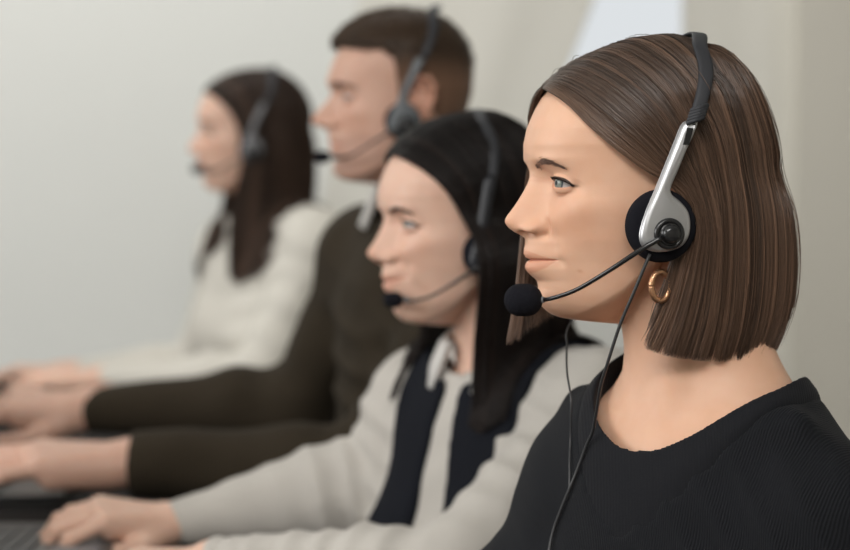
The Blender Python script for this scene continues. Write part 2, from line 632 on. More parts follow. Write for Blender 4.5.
    bz = np.interp(ay, [12, 19, 27, 33, 38, 43], [12.8, 14.8, 17.2, 17.2, 15.2, 12.3])
    mul(np.exp(-((Z - bz) / np.interp(ay, [12, 20, 33, 43], [2.4, 2.8, 1.9, .8])) ** 2) * np.clip((ay - 10) / 4, 0, 1) * np.clip((45 - ay) / 4, 0, 1) * fr * .75, (.60, .46, .44))
    mul(np.exp(-((Y - 37) / 1.3) ** 2 - ((Z + 71) / 1.5) ** 2) * fr * .5, (.75, .55, .45))
    V = np.stack([X, Y, Zp], -1).reshape(-1, 3)
    i = np.arange(nrow - 1)[:, None] * ncol
    j = np.arange(ncol)[None, :]
    j2 = (j + 1) % ncol
    F = np.stack([i + j, i + ncol + j, i + ncol + j2, i + j2], -1).reshape(-1, 4)
    return V, F, tint.reshape(-1, 3)


def rows_f(F):
    return F


def ear_prims(cx=-14, cy=68, cz=-6, s=1.0, flat=1.0):
    """an outer ear, upright, tilted back, standing off the head"""
    if flat != 1:
        pr = ear_prims(cx, cy, cz, s)
        fy = lambda q: np.array([q[0], cy + (q[1] - cy) * flat, q[2]])
        return [('c', fy(p[1]), fy(p[2]), *p[3:]) if p[0] == 'c' else ('e', fy(p[1]), *p[2:]) for p in pr]
    pts = [(8, 2, -6), (10, 5, 8), (9, 9, 21), (0, 13, 30), (-11, 14, 29), (-18, 14, 18), (-17, 12, 2), (-11, 9, -14), (-4, 6, -24), (2, 3, -27)]
    rad = [2.4, 2.4, 2.6, 2.8, 2.9, 2.9, 2.8, 3.2, 4.6, 4.4]
    pr = []
    c = np.array([cx, cy, cz], float)
    P = [c + np.array(p) * s for p in pts]
    for k in range(len(P) - 1):
        pr.append(('c', P[k], P[k + 1], rad[k] * s, rad[k + 1] * s, 2.5))
    a = [(1, 6, 18), (-8, 8, 14), (-10, 8, 0), (-6, 6, -12)]
    for k in range(3):
        pr.append(('c', c + np.array(a[k]) * s, c + np.array(a[k + 1]) * s, 2.6, 2.6, 3))
    pr.append(('e', c + np.array([-5, 3, 2]) * s, (13 * s, 4.5 * s, 24 * s), None, 4))
    pr.append(('c', c + np.array([6, 4, -4.0]) * s, c + np.array([7, 5, -9.0]) * s, 3.4, 3, 3))
    return pr


# ------------------------------------------------------------------ hair
class Dome:
    def __init__(s, prof, W=80, c=(0, 20)):
        """prof: side silhouette points (x,z)"""
        s.c, s.W = c, W
        a = sorted((math.atan2(z - c[1], x - c[0]), math.hypot(x - c[0], z - c[1])) for x, z in prof)
        s.a = np.array([q[0] for q in a])
        s.r = np.array([q[1] for q in a])

    def y(s, x, z):
        al = math.atan2(z - s.c[1], x - s.c[0])
        if al < -1.6:
            al += 2 * math.pi
        rho = np.interp(al, s.a, s.r)
        q = 1 - (math.hypot(x - s.c[0], z - s.c[1]) / rho) ** s.n
        return s.W * max(q, .0) ** (1 / s.n)


def _lay(s, G):
    x, y, z = G[..., 0] - s.c[0], G[..., 1], G[..., 2] - s.c[1]
    al = np.arctan2(z, x)
    al = np.where(al < -1.6, al + 2 * math.pi, al)
    rho = np.interp(al, s.a, s.r)
    k = ((np.hypot(x, z) / rho) ** s.n + (np.abs(y) / s.W) ** s.n) ** (-1 / s.n)
    if getattr(s, 'band', None) is not None:
        q = np.min((G[..., 0][..., None] - s.band[:, 0]) ** 2 + (G[..., 2][..., None] - s.band[:, 1]) ** 2, axis=-1)
        bx = np.interp(G[..., 2], s.band[:, 1], s.band[:, 0])
        amt = np.exp(-q / 60.) * 4.0 - 3.0 * np.exp(-((bx - 16 - G[..., 0]) / 12) ** 2) * np.clip((G[..., 2] - 40) / 40, 0, 1) * np.clip(1.2 - np.abs(y) / 70, 0, 1)
        k = k * (1 - amt / 110 * np.clip((G[..., 2] - 20) / 30, 0, 1))
    w = np.clip((G[..., 2] - 2) / 25, 0, 1)
    k = 1 + (k - 1) * w
    return np.stack([s.c[0] + x * k, y * k, s.c[1] + z * k], -1)


Dome.lay = _lay
Dome.n = 2.25


def gfam(guides, K=14, dome=None):
    """guides -> array (ng, K, 3) resampled; the part on the skull is laid onto the dome"""
    G = np.stack([spline(g, K) for g in guides])
    if dome is not None:
        G = dome.lay(G)
    return G


def guide_eval(GA, u, K):
    """interpolate the guides at positions u (n,) -> (n,K,3)"""
    ng = GA.shape[0]
    x = np.clip(u, 0, 1) * (ng - 1)
    i = np.minimum(x.astype(int), ng - 2)
    t = (x - i)[:, None, None]
    p0, p1, p2, p3 = GA[np.maximum(i - 1, 0)], GA[i], GA[i + 1], GA[np.minimum(i + 2, ng - 1)]
    return .5 * (2 * p1 + (p2 - p0) * t + (2 * p0 - 5 * p1 + 4 * p2 - p3) * t * t + (3 * p1 - p0 - 3 * p2 + p3) * t ** 3)


def strands_mesh(S, r0, tint, r1=None, root=None):
    """S (n,K,3) -> triangular tubes"""
    n, K, _ = S.shape
    T = np.gradient(S, axis=1)
    T /= np.linalg.norm(T, axis=2, keepdims=True) + 1e-9
    ref = np.zeros_like(T)
    ref[..., 0] = .3
    ref[..., 1] = 1
    A = np.cross(T, ref)
    A /= np.linalg.norm(A, axis=2, keepdims=True) + 1e-9
    B = np.cross(T, A)
    w = np.interp(np.linspace(0, 1, K), [0, .08, .85, 1], [.7, 1, .9, .25])
    rad = (np.asarray(r0).reshape(-1, 1) * w[None, :])[..., None]
    V = []
    for k in range(3):
        a = 2 * math.pi * k / 3
        V.append(S + rad * (math.cos(a) * A + math.sin(a) * B))
    V = np.stack(V, 2)                                   # n,K,3,3
    base = np.arange(n)[:, None, None] * (K * 3) + np.arange(K - 1)[None, :, None] * 3
    k = np.arange(3)[None, None, :]
    k2 = (k + 1) % 3
    F = np.stack([base + k, base + k2, base + 3 + k2, base + 3 + k], -1).reshape(-1, 4)
    tt = np.broadcast_to(tint[:, :, None, :], (n, K, 3, 3)) if tint.ndim == 3 else np.broadcast_to(tint[:, None, None, :], (n, K, 3, 3))
    return V.reshape(-1, 3), F, tt.reshape(-1, 3)


def hair_build(fams, nper, col, col2, fr, seed, thick=9, r=.34, K=22, lock=1.5, tipvar=6, inset=4.0, wave=.6, name='hair', mat=None, parent=None, ploc=None, centre=(-10, 0, 10), dome=None, nl=46, avoid=None, gap=.004):
    """fams: list of guide arrays; builds one hair mesh: an inner layer and thousands of strands"""
    g = np.random.default_rng(seed)
    VV, FF, TT = [], [], []
    off = 0
    col, col2 = np.array(col), np.array(col2)
    for fi, (GA0, n) in enumerate(zip(fams, nper)):
        GA = gfam(GA0, K, dome)
        u = np.sort(g.uniform(0, 1, n))
        # locks: neighbours share offsets, of uneven widths
        edges = np.sort(g.uniform(0, 1, nl))
        lk = np.searchsorted(edges, u)
        lo_r = g.normal(0, 1, nl + 3)[lk + 1]
        lo_t = g.normal(0, 1, nl + 3)[lk + 1]
        S = guide_eval(GA, u, K)
        c = np.array(centre, float)
        out = S - c
        out[:, :, 2] *= np.clip(out[:, :, 2] > 0, .0, 1)
        out /= np.linalg.norm(out, axis=2, keepdims=True) + 1e-6
        tt = np.linspace(0, 1, K)[None, :]
        depth = g.power(2.2, n) * thick - thick + 1.2                 # most strands near the outside
        d = depth[:, None] * np.interp(tt, [0, .12, .8, 1], [.25, 1, 1, 1.1]) + lock * lo_r[:, None] * np.interp(tt, [0, .15, 1], [.1, .7, 1.2])
        d = d + ((g.random(n) < .012) * g.uniform(1, 7, n))[:, None] * np.sin(np.clip(tt * 2.4 + g.uniform(-.3, .3, n)[:, None], 0, 3.14))
        S = S + out * d[..., None]
        tang = np.gradient(S, axis=1)
        tang /= np.linalg.norm(tang, axis=2, keepdims=True) + 1e-6
        side = np.cross(tang, out)
        fly = (g.random(n) < .05) * g.normal(0, 3.0, n)
        sd = (wave * g.normal(0, 1, n))[:, None] * np.sin(tt * g.uniform(3, 9, n)[:, None] + g.uniform(0, 6, n)[:, None]) + (lock * .9 * lo_t)[:, None] * tt + g.normal(0, .9, n)[:, None] * (.4 + tt) + fly[:, None] * tt ** 2
        S = S + side * sd[..., None]
        # uneven tips
        lenf = 1 - np.abs(g.normal(0, 1, n)) * tipvar / 330 - (g.random(n) < .12) * g.uniform(0, .12, n)
        idx = np.clip(lenf[:, None] * np.linspace(0, 1, K)[None, :] * (K - 1), 0, K - 1.001)
        i0 = idx.astype(int)
        f = (idx - i0)[..., None]
        r_ = np.arange(n)[:, None]
        S = S[r_, i0] * (1 - f) + S[r_, np.minimum(i0 + 1, K - 1)] * f
        if avoid is not None:
            W = fr.w(S.reshape(-1, 3)).astype(np.float32)
            low = S.reshape(-1, 3)[:, 2] < -90
            Q = W[low]
            for it in range(3):
                d0 = field(avoid, Q)
                gr = np.stack([field(avoid, Q + np.eye(3, dtype=np.float32)[a] * .003) - d0 for a in range(3)], 1) / .003
                gr[:, 2] *= .2
                gr /= np.linalg.norm(gr, axis=1, keepdims=True) + 1e-6
                Q = Q + gr * np.maximum(gap + .004 * g.random(len(Q)) - d0, 0)[:, None]
            W[low] = Q
            S = fr.loc(W).reshape(S.shape)
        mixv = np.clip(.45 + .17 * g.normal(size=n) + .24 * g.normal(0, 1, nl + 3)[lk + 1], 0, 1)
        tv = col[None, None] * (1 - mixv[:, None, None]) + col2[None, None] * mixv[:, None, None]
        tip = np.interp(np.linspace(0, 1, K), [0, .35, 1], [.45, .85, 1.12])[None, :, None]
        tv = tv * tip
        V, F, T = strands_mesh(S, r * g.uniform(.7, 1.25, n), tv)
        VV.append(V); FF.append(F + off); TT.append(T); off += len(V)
        # inner layer
        if n < 400:
            continue
        m = 90
        us = np.linspace(.09 if fi == 1 and len(fams) == 3 else 0, 1, m)
        G2 = guide_eval(GA, us, K)
        o2 = G2 - c
        o2[:, :, 2] *= (o2[:, :, 2] > 0)
        o2 /= np.linalg.norm(o2, axis=2, keepdims=True) + 1e-6
        ridge = .8 * np.sin(us * 160) + .6 * np.sin(us * 71)
        for side_, ins in ((1, inset), (-1, inset + 5)):
            Q = G2 - o2 * (ins - ridge[:, None] * .8)[..., None]
            Q = Q.copy()
            ix = np.linspace(0, (K - 1) * .93, K)
            i0_ = np.minimum(ix.astype(int), K - 2)
            Q = Q[:, i0_] * (1 - (ix - i0_))[None, :, None] + Q[:, i0_ + 1] * (ix - i0_)[None, :, None]
            ln = int(K * 1.0)
            Q[:, -1] = Q[:, -2] * .55 + Q[:, -1] * .45
            if avoid is not None:
                W = fr.w(Q.reshape(-1, 3)).astype(np.float32)
                low = Q.reshape(-1, 3)[:, 2] < -90
                q2 = W[low]
                for it in range(3):
                    d0 = field(avoid, q2)
                    gr = np.stack([field(avoid, q2 + np.eye(3, dtype=np.float32)[a_] * .003) - d0 for a_ in range(3)], 1) / .003
                    gr[:, 2] *= .2
                    gr /= np.linalg.norm(gr, axis=1, keepdims=True) + 1e-6
                    q2 = q2 + gr * np.maximum(gap * .6 - d0, 0)[:, None]
                W[low] = q2
                Q = fr.loc(W).reshape(Q.shape)
            a = np.arange(m - 1)[:, None] * K
            b = np.arange(K - 1)[None, :]
            F2 = np.stack([a + b, a + K + b, a + K + b + 1, a + b + 1], -1).reshape(-1, 4)
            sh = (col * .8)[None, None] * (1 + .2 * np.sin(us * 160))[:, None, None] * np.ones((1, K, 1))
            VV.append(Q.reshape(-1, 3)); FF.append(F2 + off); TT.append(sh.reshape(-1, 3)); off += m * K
    V = np.concatenate(VV)
    o = mesh_obj(name, fr.w(V), np.concatenate(FF), mat, parent, np.concatenate(TT))
    if ploc is not None:
        rel(o, ploc)
    return o


# ------------------------------------------------------------------ hands and arms (world metres)
def unit(v):
    v = np.asarray(v, float)
    return v / np.linalg.norm(v)


def hand_prims(wrist, fwd, up, side, curl=(1, 1, 1, 1), scale=1.0, spread=1.0, thumb=1.0, lift=0.0):
    """wrist point, direction of the hand, back-of-hand normal, side = +1 if the thumb is on the (fwd x up) side"""
    f = unit(fwd)
    u = unit(np.asarray(up, float) - f * np.dot(up, f))
    s = np.cross(f, u) * side                     # thumb direction
    S = scale * .001
    w = np.asarray(wrist, float)

    def p(a, b, c):                              # forward, thumbward, up (mm)
        return w + S * (a * f + b * s + c * u)
    pr = []
    base = [(86, 24), (89, 5), (84, -14), (76, -31)]
    wr = [(6, 12), (4, 4), (4, -5), (6, -13)]
    ln = [(44, 26, 21), (49, 30, 22), (45, 28, 22), (35, 21, 19)]
    rad = [(9.2, 8.2, 7.3, 6.2), (9.4, 8.4, 7.4, 6.3), (9.0, 7.9, 7.0, 6.0), (8.2, 7.0, 6.2, 5.4)]
    dirs = [8, 1, -6, -15]
    for i in range(4):
        k0 = p(base[i][0], base[i][1], 4 + (2 if i in (0, 3) else 4))
        pr.append(('c', p(wr[i][0], wr[i][1], 0), k0, 14 * S, (11.5 if i < 3 else 10.5) * S, 12 * S))
        pr.append(('c', p(wr[i][0] + 15, wr[i][1] * 1.2, -7), p(base[i][0] - 8, base[i][1], -6), 11 * S, 9 * S, 12 * S))
        pos = k0
        ang = R(-8 + lift)
        dv = R(dirs[i] * spread)
        for j in range(3):
            ang += R([24, 32, 22][j]) * curl[i]
            d = math.cos(ang) * (math.cos(dv) * f + math.sin(dv) * s) - math.sin(ang) * u
            q = pos + d * ln[i][j] * S
            pr.append(('c', pos, q, rad[i][j] * S, rad[i][j + 1] * S, 4.5 * S))
            pos = q
    t0, t1, t2, t3 = p(14, 16, -8), p(44, 38, -16), p(74, 48 * thumb, -20), p(99, 50 * thumb, -20)
    pr.append(('c', t0, t1, 14 * S, 12.5 * S, 12 * S))
    pr.append(('c', t1, t2, 11.5 * S, 9.3 * S, 7 * S))
    pr.append(('c', t2, t3, 9.2 * S, 7.2 * S, 4 * S))
    return pr


def bounds(prims, pad):
    lo, hi = np.full(3, 1e9), np.full(3, -1e9)
    for p in prims:
        if p[0] == 'c':
            for q, r in ((p[1], p[3]), (p[2], p[4])):
                lo = np.minimum(lo, np.asarray(q) - r)
                hi = np.maximum(hi, np.asarray(q) + r)
        else:
            r = max(p[2])
            lo = np.minimum(lo, np.asarray(p[1]) - r)
            hi = np.maximum(hi, np.asarray(p[1]) + r)
    return lo - pad, hi + pad


class Torso:
    """torso frame in world metres: F forward, L person's left, Z up"""
    def __init__(s, T0, yaw):
        y = R(yaw)
        s.o = np.asarray(T0, float)
        s.F = np.array([-math.cos(y), -math.sin(y), 0])
        s.L = np.array([math.sin(y), -math.cos(y), 0])
        s.Z = np.array([0, 0, 1.0])
        s.M = np.stack([s.F, s.L, s.Z], 1)        # columns

    def p(s, f, l, z):
        return s.o + .001 * (f * s.F + l * s.L + z * s.Z)


def torso_prims(t, shL, shR, male=False, grow=0.0, low=-520, bust=True, g=1.0):
    e = grow
    k = .05
    pr = [('e', t.p(-5, 0, -165), ((.098 + e) * g, (.150 + e) * g, (.185 + e)), t.M, k),
          ('e', t.p(5, 0, -320), ((.095 + e) * g, (.128 + e) * g, .17 + e), t.M, k),
          ('c', t.p(0, -50, low + 90), t.p(0, 50, low + 90), .115 + e, .115 + e, .06)]
    if bust:
        pr += [('e', t.p(62, 68, -215), (.062 + e, .060 + e, .062 + e), t.M, .05), ('e', t.p(62, -68, -215), (.062 + e, .060 + e, .062 + e), t.M, .05)]
    for sh, sg in ((shL, 1), (shR, -1)):
        pr.append(('c', t.p(-22, 38 * sg, -43), sh, .046 + e, (.054 if not male else .062) + e, .045))
        pr.append(('c', t.p(-10, 60 * sg, -110), sh, .07 + e, .05 + e, .05))
    return pr


def neck_local(fr, t, shL, shR, male=False):
    """neck and shoulders in head-local mm, for the head mesh"""
    L = fr.loc
    g = 1.12 if male else 1.0
    a, b = np.array([-26, 0, -60.0]), L(t.p(-2, 0, -5))
    pr = [('c', a, b, 48 * g, 52 * g, 10)]
    pr.append(('c', b, L(t.p(-6, 0, -60)), 54 * g, 62, 14))
    for sh, sg in ((shL, 1), (shR, -1)):
        shl = L(sh)
        pr.append(('c', np.array([-55, 22 * sg, -90.0]), L(t.p(-26, 60 * sg, -42)), 26, 34, 34))
        pr.append(('c', L(t.p(-20, 38 * sg, -45)), shl, 42, 50, 34))
        # sternomastoid and collarbone
        pr.append(('c', np.array([-22, 48 * sg, -66.0]), L(t.p(42, 14 * sg, -38)), 11, 9, 14))
        pr.append(('c', L(t.p(50, 16 * sg, -54)), L(t.p(10, 118 * sg, -30)), 9, 9, 16))
    M = np.stack([fr.M @ v for v in (t.F, t.L, t.Z)], 1)
    pr.append(('e', L(t.p(-5, 0, -165)), (96, 146, 170), M, 34))
    return pr


def arm_prims(sh, el, wr, r=(.052, .043, .027), k=.03):
    m = np.asarray(el) * .72 + np.asarray(wr) * .28
    return [('c', sh, el, r[0], r[1], k), ('c', el, m, r[1], r[1] * .98, k), ('c', m, wr, r[1] * .98, r[2], .02)]


def clothes(name, prims, h, mat, parent, ploc, hole=None, cuffs=(), fold=0.004, seed=3, extra=None, tint=None, creases=(), calm=None, smooth=5):
    """garment from a distance field; hole(P)<0 is cut away; cuffs = (point, direction) planes; creases = (centre, axis, freq, amp, reach)"""
    lo, hi = bounds(prims, .02)

    def f(P):
        d = field(prims, P)
        if fold:
            fd = fold if calm is None else fold * np.clip(calm(P) / .05, 0, 1)
            d = d + fd * wob(P, 38, seed) * .8 + fd * .45 * wob(P, 85, seed + 1)
        for (c, axv, fq, amp, reach) in creases:
            q = P - np.asarray(c, np.float32)
            s = q @ np.asarray(axv, np.float32)
            w = np.exp(-((q ** 2).sum(-1)) / reach ** 2)
            d = d + amp * w * (np.abs(np.sin(s * fq + 2.2 * wob(P, 25, seed + 5))) - .6)
        if extra is not None:
            d = extra(P, d)
        if hole is not None:
            d = -smin(-d, hole(P), max(.004, 1.6 * h))
        for c, n in cuffs:
            q = P - np.asarray(c, np.float32)
            s = q @ np.asarray(n, np.float32)
            rad = np.sqrt(np.maximum((q ** 2).sum(-1) - s * s, 0))
            d = np.where((rad < .085) & (s > -.03) & (s < .2), np.maximum(d, s), d)
        return d
    V, F = surfnet(f, lo, hi, h)
    V = relax(V, F, smooth)
    o = mesh_obj(name, V, F, mat, parent, None)
    rel(o, ploc)
    return o, V, F


def eye_part(fr, body, ploc, mats, eye=(69.5, 31, -.5), gaze=(1, 0.02, .02)):
    for sgn, nm in ((1, 'eye'), (-1, 'eye')):
        V, F, Tn = [], [], []
        n, m = 40, 40
        g = unit((gaze[0], gaze[1], gaze[2]))
        a = unit(np.cross(g, (0, 0, 1)))
        b = np.cross(a, g)
        for i in range(n + 1):
            ph = math.pi * i / n * .75
            for j in range(m):
                t = 2 * math.pi * j / m
                r = 12.0 + .9 * math.exp(-(math.degrees(ph) / 24) ** 4)
                V.append(np.array([eye[0], eye[1] * sgn, eye[2]]) + r * (math.cos(ph) * g + math.sin(ph) * (math.cos(t) * a + math.sin(t) * b)))
                dg = math.degrees(ph)
                st = .88 + .12 * math.sin(t * 17 + 3 * math.sin(t * 5))
                if dg < 10:
                    c = (.012, .012, .014)
                elif dg < 26:
                    c = tuple(np.array((.25, .28, .25)) * st)
                elif dg < 30.5:
                    c = (.07, .09, .10)
                else:
                    c = (.46, .43, .42)
                Tn.append(c)
        for i in range(n):
            for j in range(m):
                F.append((i * m + j, (i + 1) * m + j, (i + 1) * m + (j + 1) % m, i * m + (j + 1) % m))
        o = mesh_obj(nm, fr.w(np.array(V)), F, mats, body, np.array(Tn))
        rel(o, ploc)


def lashes_brows(fr, body, ploc, V, mat, browpts, seed=5, eye=(69.5, 31, -.5), thickb=1.0, lash=True, colb=(.09, .055, .04)):
    """brow and lash hairs standing on the head surface; V = local verts"""
    g = np.random.default_rng(seed)
    sel = V[(V[:, 0] > 40) & (V[:, 2] > -25) & (V[:, 2] < 40)]

    def surf(y, z):
        q = sel[np.argmin(((sel[:, 1] - y) ** 2 + (sel[:, 2] - z) ** 2) - sel[:, 0] * .02)]
        return np.array([q[0], y, z])
    for sgn in (1, -1):
        S, T = [], []
        bp = spline(np.array(browpts, float), 60)
        for k in range(420):
            i = g.integers(0, 58)
            t = i / 58
            wd = np.interp(t, [0, .15, .6, 1], [1.2, 2.4, 2.2, .6]) * thickb
            y, z = bp[i, 0], bp[i, 1] + g.normal(0, .42) * wd
            p = surf(y * sgn, z)
            ln = g.uniform(3.5, 6) * thickb ** .5
            d = np.array([-.15 - .5 * t, (.9 + .2 * t) * sgn, .55 - .85 * t])
            d = unit(d)
            o = np.array([.6, .1 * sgn, 0])
            q = [p + o * .1, p + d * ln * .5 + o * .6, p + d * ln + o * .5]
            S.append(q)
            T.append(np.array(colb) * g.uniform(.7, 1.3))
        v, f, tt = strands_mesh(np.array(S), np.full(len(S), .24), np.array(T))
        rel(mesh_obj('eyebrow', fr.w(v), f, mat, body, tt), ploc)
        if lash:
            S, T = [], []
            for k in range(90):
                s = g.uniform(-.85, 1.0)
                az = R(19 + 63 * s)
                base = -1 - 8 * s
                s1 = abs(s)
                el = R(base + 16 * (1 - s1 ** 2.3) ** .8 + .5)
                e = np.array([eye[0], eye[1], eye[2]])
                dr = np.array([math.cos(el) * math.cos(az), math.cos(el) * math.sin(az), math.sin(el)])
                p = e + dr * 13.8
                ln = g.uniform(3.5, 6) * (.7 + .3 * s)
                q = [p, p + dr * ln * .5 + np.array([0, 0, -.2]), p + dr * ln * .85 + np.array([0, 0, ln * .35])]
                q = [np.array([a[0], a[1] * sgn, a[2]]) for a in q]
                S.append(q)
                T.append((.012, .01, .01))
            v, f, tt = strands_mesh(np.array(S), np.full(len(S), .17), np.array(T))
            rel(mesh_obj('eyelashes', fr.w(v), f, mat, body, tt), ploc)


# ------------------------------------------------------------------ headset
def headset(fr, label, mats, mic, boom, group, band, cup=(-2, 84, -35), ploc=None, detail=True, cushion_r=27, plate=None, cable=None, far=True, mr=.0132):
    ploc = fr.w(np.array(cup, float))
    root = thing('headset', label, 'headset', ploc, group)
    cx, cy, cz = cup

    def W(m):
        return lambda P: fr.w(np.asarray(P, float))

    def disc(c, rs, name, mat, sg=1, n=40, tilt=0, parent=root, tintv=None):
        """rs: list of (radius, lateral offset) around the centre"""
        V, F = [], []
        for (r, o) in rs:
            for j in range(n):
                a = 2 * math.pi * j / n
                V.append((c[0] + r * math.cos(a), (c[1] + o) * sg, c[2] + r * math.sin(a)))
        for i in range(len(rs) - 1):
            for j in range(n):
                F.append((i * n + j, i * n + (j + 1) % n, (i + 1) * n + (j + 1) % n, (i + 1) * n + j))
        F.append(tuple(range(n)))
        F.append(tuple((len(rs) - 1) * n + j for j in range(n)))
        o = mesh_obj(name, fr.w(np.array(V)), F, mat, parent)
        rel(o, ploc if parent is root else parent_loc.get(parent.name, ploc))
        if parent is not root:
            o.location = (0, 0, 0)
        return o
    parent_loc = {}
    for sg in ((1, -1) if far else (1,)):
        r = cushion_r
        cu = disc((cx, cy - 14, cz), [(r * .72, 0), (r * .93, 1), (r, 4), (r * 1.03, 8), (r, 12), (r * .92, 15), (r * .8, 16.5), (r * .5, 17)], 'ear_cushion', mats['foam'], sg)
        if sg == -1:
            disc((cx, cy, cz), [(r * .85, 0), (r * .85, 5), (r * .75, 8), (r * .3, 9)], 'ear_cup', mats['silver'], sg)
    # plate: domed teardrop of silver plastic
    if plate is None:
        plate = [(692, 120), (686, 146)]
    P2 = np.array(plate, float)                    # local (x,z) outline, closed
    k = len(P2)
    Q = []
    for i in range(k):
        p0, p1, p2, p3 = P2[i - 1], P2[i], P2[(i + 1) % k], P2[(i + 2) % k]
        for t in np.linspace(0, 1, 5, endpoint=False):
            Q.append(.5 * ((2 * p1) + (-p0 + p2) * t + (2 * p0 - 5 * p1 + 4 * p2 - p3) * t * t + (-p0 + 3 * p1 - 3 * p2 + p3) * t ** 3))
    Q = np.array(Q)
    m = len(Q)
    nx = np.roll(Q, -1, 0) - np.roll(Q, 1, 0)
    nx = np.stack([nx[:, 1], -nx[:, 0]], 1)
    nx /= np.linalg.norm(nx, axis=1)[:, None]
    area = .5 * np.sum(Q[:, 0] * np.roll(Q[:, 1], -1) - np.roll(Q[:, 0], -1) * Q[:, 1])
    if area < 0:
        nx = -nx
    ybase = lambda z: cy + 2.5 - np.clip((z - cz) / 90, 0, 1) ** 1.5 * 3.5
    V, F = [], []
    layers = [(0, 0), (0, 3.0), (.5, 4.2), (1.4, 5.2), (2.8, 6.0), (4.2, 6.4)]
    for ins, o in layers:
        L_ = Q - nx * ins
        for j in range(m):
            V.append((L_[j, 0], ybase(L_[j, 1]) + o, L_[j, 1]))
    for i in range(len(layers) - 1):
        for j in range(m):
            F.append((i * m + j, i * m + (j + 1) % m, (i + 1) * m + (j + 1) % m, (i + 1) * m + j))
    F.append(tuple(range(m)))
    F.append(tuple((len(layers) - 1) * m + j for j in range(m)))
    pl = mesh_obj('ear_cup', fr.w(np.array(V)), F, mats['silver'], root)
    rel(pl, ploc)
    # hub
    disc((cx - 2, cy + 6, cz - 6), [(12.5, 0), (12.5, 4.2), (11.6, 5.6), (9.5, 5.9), (9.0, 5.2), (7.2, 5.2), (7, 9), (6.2, 11), (4, 12.2), (1, 12.5)], 'boom_hub', mats['gloss'], 1)
    # headband
    B = spline(np.array(band, float), 90)
    for _ in range(12):
        B[1:-1] = .25 * B[:-2] + .5 * B[1:-1] + .25 * B[2:]
    T = np.gradient(B, axis=0)
    T /= np.linalg.norm(T, axis=1)[:, None]
    cen = np.array([-25, 0, 20.0])
    wv = np.array([1.0, 0, 0])
    V, F = [], []
    for i in range(len(B)):
        nrm = (B[i] - cen) * np.array([.35, 1, .8])
        nrm -= T[i] * nrm.dot(T[i])
        nrm /= np.linalg.norm(nrm)
        wd = np.cross(nrm, T[i])
        s = np.sin(math.pi * i / (len(B) - 1))
        hw = 4.9 + 1.6 * min(1, s * 2.0)
        for (a, b) in ((-1, 0), (-.9, 1.1), (-.5, 1.6), (.5, 1.6), (.9, 1.1), (1, 0), (.9, -.9), (-.9, -.9)):
            V.append(B[i] + wd * a * hw + nrm * b)
    for i in range(len(B) - 1):
        for j in range(8):
            F.append((i * 8 + j, i * 8 + (j + 1) % 8, (i + 1) * 8 + (j + 1) % 8, (i + 1) * 8 + j))
    F.append(tuple(range(8)))
    F.append(tuple((len(B) - 1) * 8 + j for j in range(8)))
    hb = mesh_obj('headband', fr.w(np.array(V)), F, mats['band'], root)
    rel(hb, ploc)
    # boom and microphone
    bp = fr.w(spline(np.array(boom, float), 48))
    v, f = tube(bp, [.0022, .0021, .0019, .0018, .0018, .0018], 12)
    o = mesh_obj('microphone_boom', v, f, mats['gloss'], root)
    rel(o, ploc)
    mc = fr.w(np.array(mic, float))
    pr = [('c', mc + np.array([-.0022, 0, 0]), mc + np.array([.0028, 0, 0]), mr, mr, .004)]
    V, F = surfnet(lambda P: field(pr, P) + .00035 * wob(P, 2500, 9), *bounds(pr, .003), .0007)
    o = mesh_obj('microphone_foam', V, F, mats['foam'], root)
    rel(o, ploc)
    d = unit(bp[-1] - bp[-3])
    v, f = tube([bp[-1] - d * .006, bp[-1] - d * .001, bp[-1] + d * .003], [.0024, .0036, .0036], 14)
    o = mesh_obj('microphone_collar', v, f, mats['grey'], root)
    rel(o, ploc)
    if detail:
        return root, ploc
    return root, ploc

# ================================================================== materials in use
M = {}
M['wall'] = plain('wall_paint', (.74, .745, .715), .8, spec=.2, var=.02, vscale=2, bmp=.1, bscale=60)
M['wall_beige'] = plain('beige_wall_paint', (.66, .63, .56), .8, spec=.2, var=.03, vscale=2)
M['curtain'] = plain('curtain_cloth', (.72, .70, .64), .9, spec=.1, var=.03, vscale=6, bmp=.15, bscale=500)
M['floor'] = plain('floor_vinyl', (.20, .19, .18), .5, var=.1, vscale=8)
M['desk'] = plain('desk_laminate', (.018, .016, .015), .85, spec=.15, var=.1, vscale=12)
M['frame'] = plain('window_frame', (.75, .75, .73), .5)
M['laptop'] = plain('laptop_shell', (.075, .075, .075), .4, metal=.3)
M['key'] = plain('key_plastic', (.035, .036, .037), .5)
M['screen'] = plain('screen_glass', (.02, .02, .025), .15)
M['foam'] = plain('black_foam', (.010, .010, .014), .95, spec=.15, bmp=.6, bscale=1600)
M['silver'] = plain('silver_plastic', (.50, .50, .51), .34, metal=.75)
M['gloss'] = plain('glossy_black_plastic', (.012, .012, .013), .22, spec=.6)
M['band'] = plain('headband_rubber', (.030, .031, .036), .55, spec=.4, bmp=.05, bscale=900)
M['grey'] = plain('grey_plastic', (.16, .16, .17), .4)
M['dark_plastic'] = plain('dark_cup_plastic', (.10, .11, .12), .4)
M['black_plastic'] = plain('black_cup_plastic', (.018, .019, .024), .4)
M['cable'] = plain('cable_rubber', (.030, .030, .032), .42)
M['gold'] = plain('rose_gold', (.75, .42, .24), .35, metal=.9)
M['skin1'] = skin_mat('skin_warm', (.725, .44, .30))
M['skin2'] = skin_mat('skin_fair', (.72, .47, .36))
M['skin3'] = skin_mat('skin_ruddy', (.60, .37, .28))
M['hair'] = hair_mat('hair_strands', .32, .55)
M['hair_dark'] = hair_mat('dark_hair_strands', .45, .22)
M['eye'] = hair_mat('eye_surface', .08, .6)
